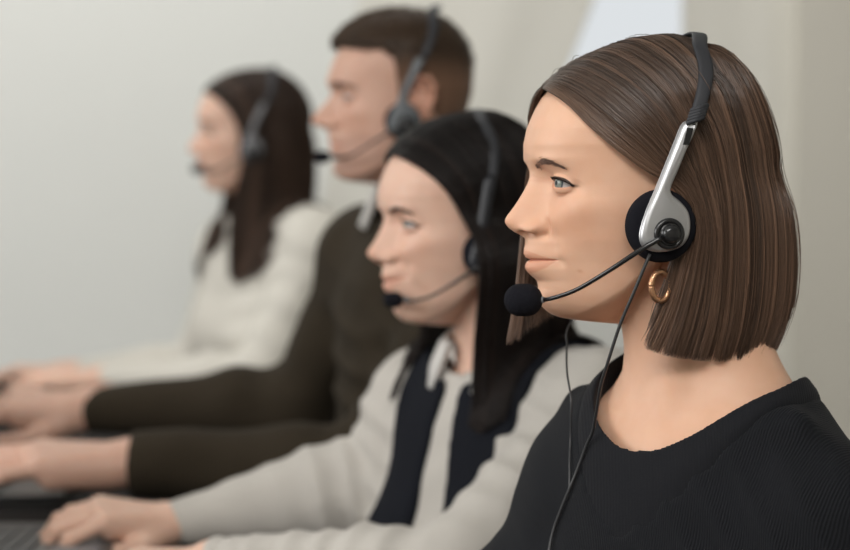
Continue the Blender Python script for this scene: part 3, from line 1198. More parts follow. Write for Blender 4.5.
M['black_knit'] = knit_mat('black_ribbed_knit', (.0085, .0092, .0115), ribs=150, strength=.4, sheen=.03, spec=.15, rot=(0, 0, R(45)))
M['black_band'] = knit_mat('black_collar_knit', (.0105, .011, .0135), ribs=140, strength=.2, sheen=.03, spec=.15)
M['grey_knit'] = knit_mat('light_grey_knit', (.50, .47, .43), ribs=60, strength=.15, sheen=.1)
M['navy'] = plain('navy_cloth', (.008, .009, .013), .9, spec=.15)
M['shirt'] = plain('white_cotton', (.62, .60, .57), .8, spec=.2)
M['olive_knit'] = knit_mat('dark_olive_knit', (.034, .026, .017), ribs=60, strength=.3, sheen=.02, spec=.1)
M['cream'] = plain('cream_blouse_cloth', (.62, .59, .53), .8, spec=.2)


def prim_world(fr, pr):
    out = []
    for p in pr:
        if p[0] == 'c':
            out.append(('c', fr.w(p[1]), fr.w(p[2]), p[3] * fr.s, p[4] * fr.s, p[5] * fr.s))
        else:
            out.append(('e', fr.w(p[1]), tuple(r * fr.s for r in p[2]), fr.M.T @ p[3] if p[3] is not None else fr.M.T, p[4] * fr.s))
    return out


def grow(pr, e):
    out = []
    for p in pr:
        if p[0] == 'c':
            out.append(('c', p[1], p[2], p[3] + e, p[4] + e, p[5]))
        else:
            out.append(('e', p[1], tuple(r + e for r in p[2]), p[3], p[4]))
    return out


def person(fr, label, skin, prof, t, shL, shR, arms, male=False, smile=0, makeup=True, group=None, nrow=430, ncol=520, hands=(), zbot=-235, h_arm=.0022, ear=(-14, 68, 1.0), girth=1.0, armr=(.045, .037, .025)):
    nl = neck_local(fr, t, shL, shR, male)
    V, F, T = head_mesh(nl, prof, male, nrow, ncol, zbot, smile, makeup)
    Vl = V.copy()
    P, Q, TT = [fr.w(V)], [F], [T]
    off = len(V)

    def add(V2, F2, c=(1, 1, 1)):
        nonlocal off
        P.append(V2); Q.append(F2 + off); TT.append(np.tile(np.array(c, float), (len(V2), 1))); off += len(V2)
    if ear:
        for sg in (1, -1):
            pr = ear_prims(ear[0], ear[1], flat=ear[2])
            if sg < 0:
                pr = [(p[0], p[1] * np.array([1, -1, 1]), p[2] * np.array([1, -1, 1]), *p[3:]) if p[0] == 'c' else (p[0], p[1] * np.array([1, -1, 1]), *p[2:]) for p in pr]
            V2, F2 = surfnet(lambda X: field(pr, X), *bounds(pr, 3), 1.3)
            add(fr.w(V2), F2, (1.0, .86, .80))
    # trunk and arms inside the clothes, with the hands
    tp = torso_prims(t, shL, shR, male, grow=-.016, bust=not male, g=girth)
    V2, F2 = surfnet(lambda X: field(tp, X), *bounds(tp, .02), .009)
    add(V2, F2)
    for (sh, el, wr), hd in zip(arms, hands):
        ap = arm_prims(sh, el, wr, armr)
        if hd is None:
            V2, F2 = surfnet(lambda X: field(ap, X), *bounds(ap, .02), .006)
            add(V2, F2)
        else:
            pr = ap + hd
            V2, F2 = surfnet(lambda X: field(pr, X), *bounds(pr, .01), h_arm)
            # warm knuckles and pale nails stay in the skin's colour
            add(V2, F2)
    loc = t.p(0, 0, -430)
    body = mesh_obj('person', np.concatenate(P), np.concatenate(Q), skin, None, np.concatenate(TT))
    body.data.transform(Matrix.Translation(-Vector(loc)))
    body.location = loc
    body['label'] = label
    body['category'] = 'person'
    if group:
        body['group'] = group
    return body, loc, Vl, nl


# ================================================================== 1. the near woman
fr1 = Frame(at(640, 183, 1.70), 12)
t1 = Torso(fr1.w((-46, 0, -165)), 40)
sL1, sR1 = t1.p(-8, 123, -112), t1.p(10, -93, -102)
eL1, wL1 = t1.p(70, 215, -330), t1.p(290, 120, -226)
eR1, wR1 = at(520, 610, 1.78), t1.p(330, -150, -224)
hL1 = hand_prims(wL1, wL1 - eL1, (0, 0, 1), 1)
hR1 = hand_prims(wR1, wR1 - eR1, (0, 0, 1), -1)
body1, loc1, V1, nl1 = person(fr1, 'woman with a straight brown bob and rounded black sweater, nearest the camera', M['skin1'], PROF_F, t1, sL1, sR1,
                              ((sL1, eL1, wL1), (sR1, eR1, wR1)), hands=(hL1, hR1), nrow=560, ncol=720, zbot=-245, h_arm=.003, smile=.5, ear=(-8, 66, .5))
eye_part(fr1, body1, loc1, M['eye'], gaze=(1, .30, .05))
BROW_F = [(12, 12.5), (19, 14.6), (27, 17), (33, 17), (38, 15), (42.5, 12.3)]
lashes_brows(fr1, body1, loc1, V1, M['hair_dark'], BROW_F, colb=(.17, .105, .08), thickb=1.35)

PH = [(85, 77), (76, 85), (51, 103), (17, 117), (-13, 122.5), (-34, 122), (-51, 117), (-64, 111), (-89, 94), (-110, 52), (-121, 2), (-131, -47), (-132, -89), (-123, -126), (90, 62), (94, 40), (95, 0), (95, -60)]
dome1 = Dome(PH, 80)
_bl = spline(np.array([(-25, 50), (-34, 72), (-43, 92), (-48, 108), (-49, 125)], float), 30)
dome1.band = _bl
WL = lambda z: float(np.interp(z, [-150, -120, -60, 0], [66, 72, 80, 80]))


def side_pts(pts, d, sg=1, extra=0):
    out = []
    for p in pts:
        if len(p) == 3:
            out.append((p[0], p[1] * sg, p[2]))
            continue
        x, z = p
        if z > 5:
            y = d.y(x, z)
        else:
            bk = float(np.interp(z, [-150, -126, -89, -47, 2], [118, 126, 134, 133, 122]))
            y = WL(z) * math.sqrt(max(0, 1 - (max(0, -20 - x) / (bk - 20)) ** 2.3))
        out.append((x, y * sg, z))
    return out


NEAR = [
    [(84, 2, 78), (77, 66), (62, 46), (42, 27), (20, 11), (-2, -1), (-16, 79, -22), (-9, 74, -60), (0, 70, -98), (14, 66, -134)],
    [(76, 1, 85), (62, 74), (42, 54), (20, 33), (0, 12), (-14, -4), (-23, 81, -30), (-20, 77, -64), (-13, 73, -102), (-2, 69, -139)],
    [(55, 1, 101), (38, 90), (16, 68), (-4, 40), (-18, 12), (-27, -10), (-33, 82, -38), (-33, 79, -70), (-29, 75, -108), (-21, 70, -142)],
    [(20, 1, 116), (4, 107), (-17, 82), (-32, 48), (-42, 15), (-47, -15), (-49, -48), (-49, -85), (-47, -115), (-41, -144)],
    [(-14, 1, 122), (-28, 112), (-46, 84), (-58, 48), (-66, 12), (-71, -20), (-73, -52), (-73, -88), (-70, -118), (-63, -144)],
    [(-36, 1, 121), (-52, 110), (-70, 80), (-82, 45), (-90, 10), (-95, -22), (-97, -54), (-97, -90), (-93, -118), (-84, -141)],
    [(-48, 1, 118), (-66, 105), (-88, 75), (-101, 42), (-110, 8), (-117, -22), (-120, -54), (-120, -90), (-114, -116), (-103, -137)],
    [(-54, 0, 116), (-74, 5, 102), (-98, 6, 76), (-110, 6, 45), (-119, 6, 8), (-127, 6, -22), (-131, 6, -54), (-130, 6, -88), (-123, 6, -110), (-110, 6, -132)],
]
FAR = [
    [(84, -2, 78), (86, -24, 62), (85, -42, 40), (82, -56, 15), (82, -62, -20), (86, -62, -60), (92, -56, -100), (101, -50, -138)],
    [(76, -1, 85), (72, -34, 74), (62, -60, 48), (58, -70, 10), (58, -74, -30), (62, -72, -70), (66, -66, -92), (64, -60, -118)],
    [(55, -1, 101), (44, -44, 88), (28, -68, 55), (20, -78, 10), (18, -80, -30), (20, -79, -70), (24, -75, -92), (28, -70, -112)],
    side_pts([(20, 1, 116), (4, 107), (-17, 82), (-32, 48), (-42, 15), (-47, -15), (-49, -48), (-49, -85), (-47, -115), (-41, -144)], dome1, -1),
    side_pts([(-14, 1, 122), (-28, 112), (-46, 84), (-58, 48), (-66, 12), (-71, -20), (-73, -52), (-73, -88), (-70, -118), (-63, -144)], dome1, -1),
    side_pts([(-36, 1, 121), (-52, 110), (-70, 80), (-82, 45), (-90, 10), (-95, -22), (-97, -54), (-97, -90), (-93, -118), (-84, -141)], dome1, -1),
    side_pts([(-54, 0, 116), (-74, 5, 102), (-98, 6, 76), (-110, 6, 45), (-119, 6, 8), (-127, 6, -22), (-131, 6, -54), (-130, 6, -88), (-123, 6, -110), (-110, 6, -132)], dome1, -1),
]
nearG = [side_pts(g, dome1) for g in NEAR]
WISP = [[(-8, 80, -42), (-3, 76, -60), (6, 71, -90), (12, 66, -112)], [(-12, 80, -38), (-6, 75, -62), (2, 70, -96), (16, 65, -130)], [(-16, 79, -30), (-9, 75, -60), (0, 71, -98), (13, 66, -134)]]
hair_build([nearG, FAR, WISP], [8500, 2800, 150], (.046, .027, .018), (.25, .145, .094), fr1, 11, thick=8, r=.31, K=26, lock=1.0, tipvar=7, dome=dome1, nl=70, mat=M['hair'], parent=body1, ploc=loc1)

# sweater
nlw = prim_world(fr1, [p for i, p in enumerate(nl1) if i != 0])
sw_pr = grow(nlw, .0045) + torso_prims(t1, sL1, sR1, grow=-.006)
sl = arm_prims(sL1, eL1, wL1, (.058, .052, .036)) + arm_prims(sR1, eR1, wR1, (.056, .050, .036))


def hole1(P, c=t1.p(0, 8, 0), a=.085, b=.087):
    q = P - np.asarray(c, np.float32)
    x = q @ t1.F.astype(np.float32)
    y = q @ t1.L.astype(np.float32)
    z = q[..., 2]
    r = np.sqrt((x / a) ** 2 + (y / b) ** 2) + 1e-6
    d = (r - 1) * .086
    return np.where(z < -.17, .1, d)


cL, cR = wL1, wR1
sw, SV, SF = clothes('sweater', sw_pr + sl, .003, M['black_knit'], body1, loc1, hole=lambda P: hole1(P) - .0115, cuffs=((wL1, unit(wL1 - eL1)), (wR1, unit(wR1 - eR1))), fold=.0035, seed=3, calm=lambda P: hole1(P) - .02, smooth=12,
                     creases=((t1.p(45, 118, -150), unit(-.5 * t1.F + .6 * t1.L + .5 * t1.Z), 95, .0075, .085), (sL1 + np.array([.0, 0, -.09]), (0, 0, 1), 80, .006, .09),
                              (t1.p(60, -100, -140), unit(.5 * t1.L + .6 * t1.Z), 85, .0015, .08)))
bpr = grow(sw_pr, .0024)
blo, bhi = t1.p(0, 0, 0) - .16, t1.p(0, 0, 0) + .16


def bandf(P):
    d = field(bpr, P)
    h = hole1(P)
    m = np.maximum(h - .0145, .0002 - h)
    shell = np.maximum(d, -(d + .016))
    k = .005
    return -smin(-shell, -m, k)


V, F = surfnet(bandf, blo, bhi, .0017)
V = relax(V, F, 8)
CV, CF = V, F
rel(mesh_obj('collar', V, F, M['black_band'], body1), loc1)


def bvh(V, F):
    return BVHTree.FromPolygons([tuple(v) for v in V], [tuple(int(i) for i in f) for f in F])


def on_surface(tree, px, py, off):
    o = Vector((0, 0, CZ))
    d = Vector(ray(px, py)).normalized()
    h = tree.ray_cast(o, d)
    if h[0] is None:
        return None
    return np.array(h[0] + h[1] * off * (1 if h[1].dot(d) < 0 else -1))


# headset
yb = 92
cupc = fr1.px(663, 226, 87)
bq = [tuple(fr1.px(x, y, l)) for x, y, l in ((694, 122, 86), (700, 104, 84), (705, 86, 78), (707, 70, 66), (705, 57, 50), (700, 46, 30), (696, 40.5, 10))]
bq = []
for x, y in ((694.5, 120), (698, 110), (702, 98), (705, 86), (706.5, 74), (706, 63), (703, 53), (699, 45.5)):
    l = 100.0
    while l > 12:
        q = fr1.px(x, y, l)
        k = (math.hypot(q[0] - dome1.c[0], q[2] - dome1.c[1]) / np.interp(math.atan2(q[2] - dome1.c[1], q[0] - dome1.c[0]), dome1.a, dome1.r + 2.5)) ** 2.25 + (l / (dome1.W + 5)) ** 2.25
        if k < 1.0:
            break
        l -= .5
    bq.append(tuple(q))
bq.append((-49, 0, 124.5))
BAND = bq + [(q_[0], -q_[1], q_[2]) for q_ in bq[-2:0:-1]] + [(-26, -88, 50), (-12, -92, 15), (cupc[0], -90, cupc[2] + 8)]
BAND_OLD = [(-46, -12, 124), (-49, -36, 120), (-45, -58, 105), (-38, -75, 83), (-26, -86, 50), (-12, -90, 15), (cupc[0], -90, cupc[2] + 8)]
plate_px = [(692, 120), (699, 122), (695, 134), (687.5, 150), (679, 170), (672, 186), (672, 194), (680, 201), (688, 211), (690.5, 223), (689, 236), (682, 246), (670, 251), (656, 252), (644, 247), (640.5, 238), (642, 226), (648, 208), (656, 190), (666, 166), (676, 142), (684, 124)]
plate = [tuple(fr1.px(x, y, 93)[[0, 2]]) for x, y in plate_px]
bm = [fr1.px(661, 238, 101), fr1.px(642, 249, 98), fr1.px(610, 270, 84), fr1.px(580, 288, 62), fr1.px(560, 296, 46), fr1.px(546, 299.5, 34), fr1.px(538, 300, 28)]
mats1 = dict(M)
hs1, hl1 = headset(fr1, 'silver and black headset worn over the brown bob', mats1, fr1.px(523, 300, 24), bm, 'call centre headsets', BAND, tuple(cupc), plate=plate, cushion_r=28.3)
# slider window in the arm and rubber grip
mb = MB()
for (a, b, c_, d_) in (((686.5, 127.5), (692.5, 128.5), (688, 145), (682, 144.5)),):
    q = [fr1.px(x, y, 92)[[0, 2]] for x, y in (a, b, c_, d_)]
    yy = [93.5 + 2.5, 93.5 + 2.5, 93.2 + 2.8, 93.2 + 2.8]
    yy = [94.4] * 4
    V = [(p[0], y - 4, p[1]) for p, y in zip(q, yy)] + [(p[0], y, p[1]) for p, y in zip(q, yy)]
    mb.add(fr1.w(np.array(V)), [(3, 2, 1, 0), (4, 5, 6, 7), (0, 1, 5, 4), (1, 2, 6, 5), (2, 3, 7, 6), (3, 0, 4, 7)])
mb.build('slider_window', M['gloss'], hs1, hl1, smooth=False)
mb = MB()
for k in range(5):
    p = fr1.px(698.0 - k * 1.0, 108 + k * 3.1, 88 + k * .6)
    q = fr1.px(697.4 - k * 1.0, 110 + k * 3.1, 88 + k * .6)
    v, f = tube([fr1.w(p + np.array([-7.2, 2.5, 2.4])), fr1.w(p + np.array([0, 4.2, 0])), fr1.w(p + np.array([7.2, 2.5, -2.4]))], .0019, 8)
    mb.add(v, f)
mb.build('band_grip', M['band'], hs1, hl1)
# cables
r_, c_ = np.meshgrid(np.arange(280, 559), np.arange(720), indexing='ij')
KF = np.stack([r_ * 720 + c_, (r_ + 1) * 720 + c_, (r_ + 1) * 720 + (c_ + 1) % 720, r_ * 720 + (c_ + 1) % 720], -1).reshape(-1, 4)
SK = fr1.w(V1[:560 * 720])
tree1 = bvh(np.vstack([SV, CV, SK]), np.vstack([SF, CF + len(SV), KF + len(SV) + len(CV)]))
c1 = [fr1.w(fr1.px(650, 254, 92)), fr1.w(fr1.px(644, 268, 92)), fr1.w(fr1.px(634, 292, 88)), fr1.w(fr1.px(620, 325, 78)), fr1.w(fr1.px(607, 365, 66))]
_e = on_surface(tree1, 589, 447, .0028)
_d0, _d1 = c1[-1][1], _e[1]
for i_, (x, y) in enumerate(((601, 385), (598, 402), (595.5, 417), (592.5, 432))):
    q = on_surface(tree1, x, y, .004)
    D_ = _d0 + (_d1 - _d0) * (i_ + 1) / 5
    if q is not None:
        D_ = min(D_, q[1])
    c1.append(at(x, y, D_))
for x, y in ((589, 447), (580, 470), (572, 490), (563, 512), (556, 532), (551, 556), (545, 590)):
    q = on_surface(tree1, x, y, .0028)
    if q is not None:
        c1.append(q)
v, f = tube(c1, .00135, 8, 120)
rel(mesh_obj('cable', v, f, M['cable'], hs1), hl1)
c2 = [fr1.w((-5, -86, -60)), at(571, 322, 1.76), at(567, 345, 1.75), at(567, 372, 1.73), at(571, 400, 1.71)]
for x, y in ((573, 440), (572, 462), (572, 485), (570, 496)):
    q = on_surface(tree1, x, y, .0026)
    if q is not None:
        c2.append(q)
v, f = tube(c2, .0009, 8, 90)
rel(mesh_obj('cable', v, f, M['cable'], hs1), hl1)

# earring: twisted rose gold hoop
ec = fr1.px(659, 286, 73.5)
eloc = fr1.w(ec)
ring = []
for i in range(65):
    a = 2 * math.pi * i / 64
    ring.append(fr1.w(ec + np.array([math.cos(a) * 8 - 1, 2.4 * math.cos(a), math.sin(a) * 11.5])))
V, F = [], []
v, f = tube(ring, .0022, 14)
v = np.array(v)
cc = np.repeat(np.array(ring), 14, 0)
k = 1 + .3 * np.sin(np.arange(len(v)) * 2.4)
v = cc + (v - cc) * k[:, None]
er = mesh_obj('hoop_earring', v, f, M['gold'])
er.data.transform(Matrix.Translation(-Vector(eloc)))
er.location = eloc
er['label'] = 'textured rose gold hoop earring hanging below the silver ear cup'
er['category'] = 'earring'


# ================================================================== 2. the dark-haired woman
def long_hair(side, dome, drop=-240, back=(-118, -115), cover=0, fwd=0):
    """near or far half of long straight hair parted in the middle"""
    e = drop
    b0, b1 = back
    fam = [
        [(85, 1, 80), (76, 69), (58, 50), (44, 33), (33, 10), (27, 75, -21), (24, 77, -57), (27, 76, -98), (30, 74, -140), (34, 76, -190), (36, 76, e)],
        [(70, 1, 96), (58, 84), (40, 62), (26, 38), (16, 8), (11, 80, -22), (9, 81, -60), (11, 80, -100), (12, 80, -145), (16, 84, -195), (18, 84, e - 8)],
        [(40, 1, 113), (26, 98), (8, 70), (-4, 40), (-12, 5), (-17, 82, -25), (-20, 82, -62), (-22, 80, -104), (-24, 80, -150), (-24, 86, -195), (-24, 88, e)],
        [(5, 1, 121), (-8, 110), (-24, 80), (-36, 46), (-46, 5), (-54, 81, -25), (-64, 79, -62), (-74, 74, -104), (-88, 70, -150), (-98, 70, -195), (-102, 70, e)],
        [(-25, 1, 122), (-38, 110), (-58, 80), (-72, 45), (-84, 5), (-90, 60, -25), (-96, 56, -62), (-102, 52, -104), (-108, 50, -150), (-114, 50, -195), (-118, 50, e)],
        [(-40, 0, 119), (-62, 4, 106), (-90, 5, 78), (-106, 5, 44), (-118, 5, 5), (b0, 5, -25), (b0, 5, -62), (b1, 5, -104), (-116, 5, -150), (-118, 5, -195), (-120, 5, e)],
    ]
    for gi, g in enumerate(fam[:3]):
        for i, p in enumerate(g):
            if len(p) == 3 and p[2] < -70:
                g[i] = (p[0] + fwd * (1, .8, .4)[gi] * min(1, (-70 - p[2]) / 60), p[1], p[2])
    if cover:
        for g in fam[:4]:
            for i, p in enumerate(g):
                if len(p) == 3 and -70 < p[2] < -15:
                    g[i] = (p[0], p[1] + cover, p[2])
                elif len(p) == 3 and -110 < p[2] <= -70:
                    g[i] = (p[0], p[1] + cover * .5, p[2])
    return [side_pts(g, dome, side) for g in fam]


def std_headset(fr, label, mats, mic, mr=.009, cr=24, tilt=0, boom0=None, grp='call centre headsets'):
    b = [tuple(q) for q in bm]
    m = np.array(mic, float)
    n = len(b)
    p0 = np.array(b[0])
    # same boom, bent towards this wearer's mouth
    bb = []
    for i, q in enumerate(b):
        t = i / (n - 1)
        q = np.array(q)
        tgt = np.array(b[-1])
        bb.append(q + (m + np.array([-14, 3, 0]) - tgt) * t)
    sh = lambda z: tilt * max(0, z + 20) / 145
    return headset(fr, label, mats, m, bb, grp, [(q[0] + sh(q[2]), q[1], q[2]) for q in BAND], tuple(cupc), plate=[(q[0] + sh(q[1]), q[1]) for q in plate], mr=mr, cushion_r=cr)


fr2 = Frame(at(464, 221, 2.30), 20, pitch=2)
t2 = Torso(fr2.w((-46, 0, -165)), 42)
sL2, sR2 = t2.p(-5, 145, -48), t2.p(0, -132, -62)
eL2, wL2 = at(448, 582, 2.10), at(212, 563, 2.16)
eR2, wR2 = at(388, 486, 2.42), at(172, 523, 2.40)
hR2 = hand_prims(wR2, at(97, 519, 2.36) - wR2, (.12, -.2, 1), -1, curl=(1.3, 1.25, 1.2, 1.2), scale=1.05, spread=1.2, lift=4)
hL2 = hand_prims(wL2, (-1, .05, -.05), (0, 0, 1), 1, scale=.93)
body2, loc2, V2_, nl2 = person(fr2, 'smiling dark-haired woman in a light grey sweater and dark open vest', M['skin2'], PROF_F, t2, sL2, sR2,
                               ((sL2, eL2, wL2), (sR2, eR2, wR2)), hands=(hL2, hR2), nrow=330, ncol=400, smile=1.9, h_arm=.0017, ear=(-8, 66, .4))
eye_part(fr2, body2, loc2, M['eye'], gaze=(1, .03, -.06))
lashes_brows(fr2, body2, loc2, V2_, M['hair_dark'], BROW_F, colb=(.05, .035, .03), thickb=1.3)
PH2 = [(84, 79), (64, 99), (29, 116), (-1, 121.5), (-31, 122.5), (-61, 114), (-91, 89), (-110, 50), (-121, 0), (-121, -60), (90, 62), (94, 40), (95, 0), (95, -60)]
dome2 = Dome(PH2, 81)
hair_build([long_hair(1, dome2, -222, cover=30, fwd=-9), long_hair(-1, dome2, -205)], [3200, 1800], (.008, .006, .0055), (.024, .015, .012), fr2, 21, avoid=grow(torso_prims(t2, sL2, sR2, grow=.015), .003), thick=8, r=.45, K=24, lock=1.6, dome=dome2,
           mat=M['hair_dark'], parent=body2, ploc=loc2)
nlw2 = prim_world(fr2, [p for i, p in enumerate(nl2) if i != 0])


def hole_at(t, c, a, b, low=-.2):
    cc = t.p(*c)

    def f(P):
        q = P - np.asarray(cc, np.float32)
        r = np.sqrt((q @ t.F.astype(np.float32) / a) ** 2 + (q @ t.L.astype(np.float32) / b) ** 2) + 1e-6
        return np.where(q[..., 2] < low, .1, (r - 1) * min(a, b))
    return f


h2 = hole_at(t2, (0, 0, 0), .066, .078)
slv2 = arm_prims(sL2, eL2, wL2, (.060, .052, .028)) + arm_prims(sR2, eR2, wR2, (.062, .060, .027))
clothes('sweater', grow(nlw2, .004) + torso_prims(t2, sL2, sR2, grow=.005) + slv2, .0045, M['grey_knit'], body2, loc2, hole=h2, calm=h2,
        cuffs=((wL2 + (wL2 - eL2) * .02, unit(wL2 - eL2)), (wR2 + (wR2 - eR2) * .02, unit(wR2 - eR2))), fold=.004, seed=13,
        creases=((eR2 * .8 + wR2 * .2, unit(wR2 - eR2), 75, .009, .10), (eL2 * .6 + wL2 * .4, unit(wL2 - eL2), 80, .008, .09), (sL2 * .6 + eL2 * .4, unit(eL2 - sL2), 70, .010, .10),
                 (wL2, unit(wL2 - eL2), 160, .005, .06), (sR2 * .4 + eR2 * .6, unit(eR2 - sR2), 80, .010, .08)))


def vest_cut(P):
    q = P - np.asarray(t2.o, np.float32)
    f, l, z = q @ t2.F.astype(np.float32), q @ t2.L.astype(np.float32), q[..., 2]
    gap = np.abs(l + .002) - (.012 + np.clip(-z - .03, 0, .4) * .085)
    gap = np.where(f > 0, gap, .1)
    side = .098 - np.abs(l) + np.clip(-z - .16, 0, .1) * .6
    return np.minimum(np.minimum(gap, side), h2(P) - .012)


clothes('vest', grow(nlw2, .010) + torso_prims(t2, sL2, sR2, grow=.013), .0045, M['navy'], body2, loc2, hole=vest_cut, fold=.003, seed=17)
# shirt collar: two turned-down wings
def collar(t, fr, name, mat, body, loc, ra, rb, h=.026, open_=.55, lift=.0, tilt=.35):
    V, F = [], []
    n = 60
    c = t.p(0, 0, 18)
    for j in range(n + 1):
        a = open_ + (2 * math.pi - 2 * open_) * j / n            # 0 = front
        d = math.cos(a) * t.F + math.sin(a) * t.L
        fw = max(0, math.cos(a))
        for (r, z) in ((1.0, 0), (1.02, h * .9), (1.06, h), (1.18, h * .7), (1.36 + .12 * fw, -h * .35 - .018 * fw), (1.33 + .12 * fw, -h * .42 - .018 * fw), (1.13, h * .45)):
            V.append(c + d * r * (ra if True else rb) * (1 + .12 * abs(math.sin(a))) + np.array([0, 0, z + lift - tilt * .05 * math.cos(a)]))
    m = 7
    for j in range(n):
        for k in range(m):
            F.append((j * m + k, j * m + (k + 1) % m, (j + 1) * m + (k + 1) % m, (j + 1) * m + k))
    F.append(tuple(range(m)))
    F.append(tuple(n * m + k for k in range(m))[::-1])
    rel(mesh_obj(name, V, F, mat, body), loc)


collar(t2, fr2, 'collar', M['shirt'], body2, loc2, .060, .066, open_=.35)
std_headset(fr2, 'headset with a black band worn by the smiling dark-haired woman', dict(M, silver=M['black_plastic']), fr2.px(393, 300, 26), tilt=30)

# ================================================================== 3. the man
fr3 = Frame(at(402, 98, 2.77), 8, scale=1.0, pitch=0)
t3 = Torso(fr3.w((-46, 0, -158)), 32)
sL3, sR3 = t3.p(-5, 168, -62), t3.p(5, -150, -66)
eL3, wL3 = at(362, 474, 2.62), at(132, 463, 2.64)
eR3, wR3 = at(300, 404, 2.98), at(84, 410, 3.02)
hL3 = hand_prims(wL3, (-1, .02, -.02), (0, -.15, 1), 1, scale=1.42, curl=(.6, .6, .6, .6))
hR3 = hand_prims(wR3, (-1, 0, .0), (0, -.3, 1), -1, scale=1.2)
body3, loc3, V3_, nl3 = person(fr3, 'man with short brown hair in a dark olive sweater', M['skin3'], PROF_M, t3, sL3, sR3,
                               ((sL3, eL3, wL3), (sR3, eR3, wR3)), male=True, hands=(hL3, hR3), nrow=260, ncol=320, makeup=False, h_arm=.0024, girth=1.12, armr=(.052, .045, .033))
eye_part(fr3, body3, loc3, M['eye'], gaze=(1, 0, 0))
lashes_brows(fr3, body3, loc3, V3_, M['hair_dark'], [(12, 12.0), (20, 14.8), (30, 16.5), (38, 16.0), (47, 13.5), (52, 11)], colb=(.05, .03, .02), thickb=1.6)


def short_hair(fr, V, nrow, ncol, body, loc, mat, col, col2, seed=31):
    G = V[:nrow * ncol].reshape(nrow, ncol, 3)
    x, y, z = G[..., 0], G[..., 1], G[..., 2]
    hx = [-140, -70, -55, -32, -24, -6, 4, 14, 20, 34, 50, 70, 86, 100]
    hz = [-78, -70, -60, -20, 18, 22, -6, 0, 46, 58, 58, 61, 65, 90]
    d = z - np.interp(x, hx, hz)
    th = np.clip(d / 10, 0, 1) ** .8 * (2.2 + np.clip((z - 28) / 40, 0, 1) * 5.5 + np.clip((x - 50) / 30, 0, 1) * np.clip((z - 50) / 15, 0, 1) * 3)
    c = np.array([-5, 0, 30.0])
    o = G - c
    o /= np.linalg.norm(o, axis=2, keepdims=True)
    H = G + o * (th + .3)[..., None]
    g = np.random.default_rng(seed)
    tint = (np.array(col) * (1 + .15 * np.sin(x * .9 + 3 * np.sin(z * .3)))[..., None]) + np.array([.13, .07, .045]) * np.interp(z, [-60, 20, 58], [.6, 1, 0])[..., None]
    idx = np.arange(nrow * ncol).reshape(nrow, ncol)
    a = idx[:-1]
    b = idx[1:]
    F = np.stack([a, b, np.roll(b, -1, 1), np.roll(a, -1, 1)], -1).reshape(-1, 4)
    keep = (d.ravel()[F] > 0).all(1)
    F = F[keep]
    # strands
    cand = np.argwhere(d > 2)
    # area weighting: rows near the crown are crowded
    wgt = (np.hypot(x[tuple(cand.T)], y[tuple(cand.T)]) + 2) * np.interp(z[tuple(cand.T)], [30, 60], [.35, 1])
    pick = cand[g.choice(len(cand), 5200, p=wgt / wgt.sum())]
    p = H[tuple(pick.T)] - o[tuple(pick.T)] * 1.5
    dv = o[tuple(pick.T)] * .55
    comb = np.array([.75, 0, -.1]) * np.clip((p[:, 2:3] - 40) / 40, 0, 1) + np.array([-.2, 0, -.75]) * (1 - np.clip((p[:, 2:3] - 40) / 40, 0, 1))
    dv = dv + comb + g.normal(0, .16, p.shape)
    dv /= np.linalg.norm(dv, axis=1, keepdims=True)
    ln = (2.5 + np.clip((p[:, 2] - 35) / 30, 0, 1) * 9)[:, None] * g.uniform(.6, 1.1, (len(p), 1))
    S = np.stack([p, p + dv * ln * .5, p + dv * ln + o[tuple(pick.T)] * -.1 * ln], 1)
    tv = np.array(col)[None] * (1 - g.random((len(p), 1))) + np.array(col2)[None] * g.random((len(p), 1))
    v, f, tt = strands_mesh(S, np.full(len(S), .42), tv)
    n0 = nrow * ncol
    o_ = mesh_obj('hair', fr.w(np.vstack([H.reshape(-1, 3), v])), np.vstack([F, f + n0]), mat, body, np.vstack([tint.reshape(-1, 3), tt]))
    rel(o_, loc)


short_hair(fr3, V3_, 260, 320, body3, loc3, M['hair_dark'], (.045, .028, .018), (.12, .075, .045))
nlw3 = prim_world(fr3, [p for i, p in enumerate(nl3) if i != 0])
h3 = hole_at(t3, (0, 0, 0), .074, .086)
slv3 = arm_prims(sL3, eL3, wL3, (.068, .058, .043)) + arm_prims(sR3, eR3, wR3, (.066, .054, .033))
clothes('sweater', grow(nlw3, .005) + torso_prims(t3, sL3, sR3, True, grow=.012, bust=False, g=1.12) + slv3, .006, M['olive_knit'], body3, loc3, hole=h3, calm=h3,
        cuffs=((wL3, unit(wL3 - eL3)), (wR3, unit(wR3 - eR3))), fold=.005, seed=23, creases=((sL3 * .5 + eL3 * .5, unit(eL3 - sL3), 60, .010, .12), (t3.p(110, -40, -200), (0, 0, 1), 50, .010, .12)))
collar(t3, fr3, 'shirt_collar', M['shirt'], body3, loc3, .067, .072, h=.036, open_=.25, lift=.012)
std_headset(fr3, 'black headset worn by the man with short brown hair', dict(M, silver=M['dark_plastic']), fr3.px(322, 157, 26), mr=.0085)

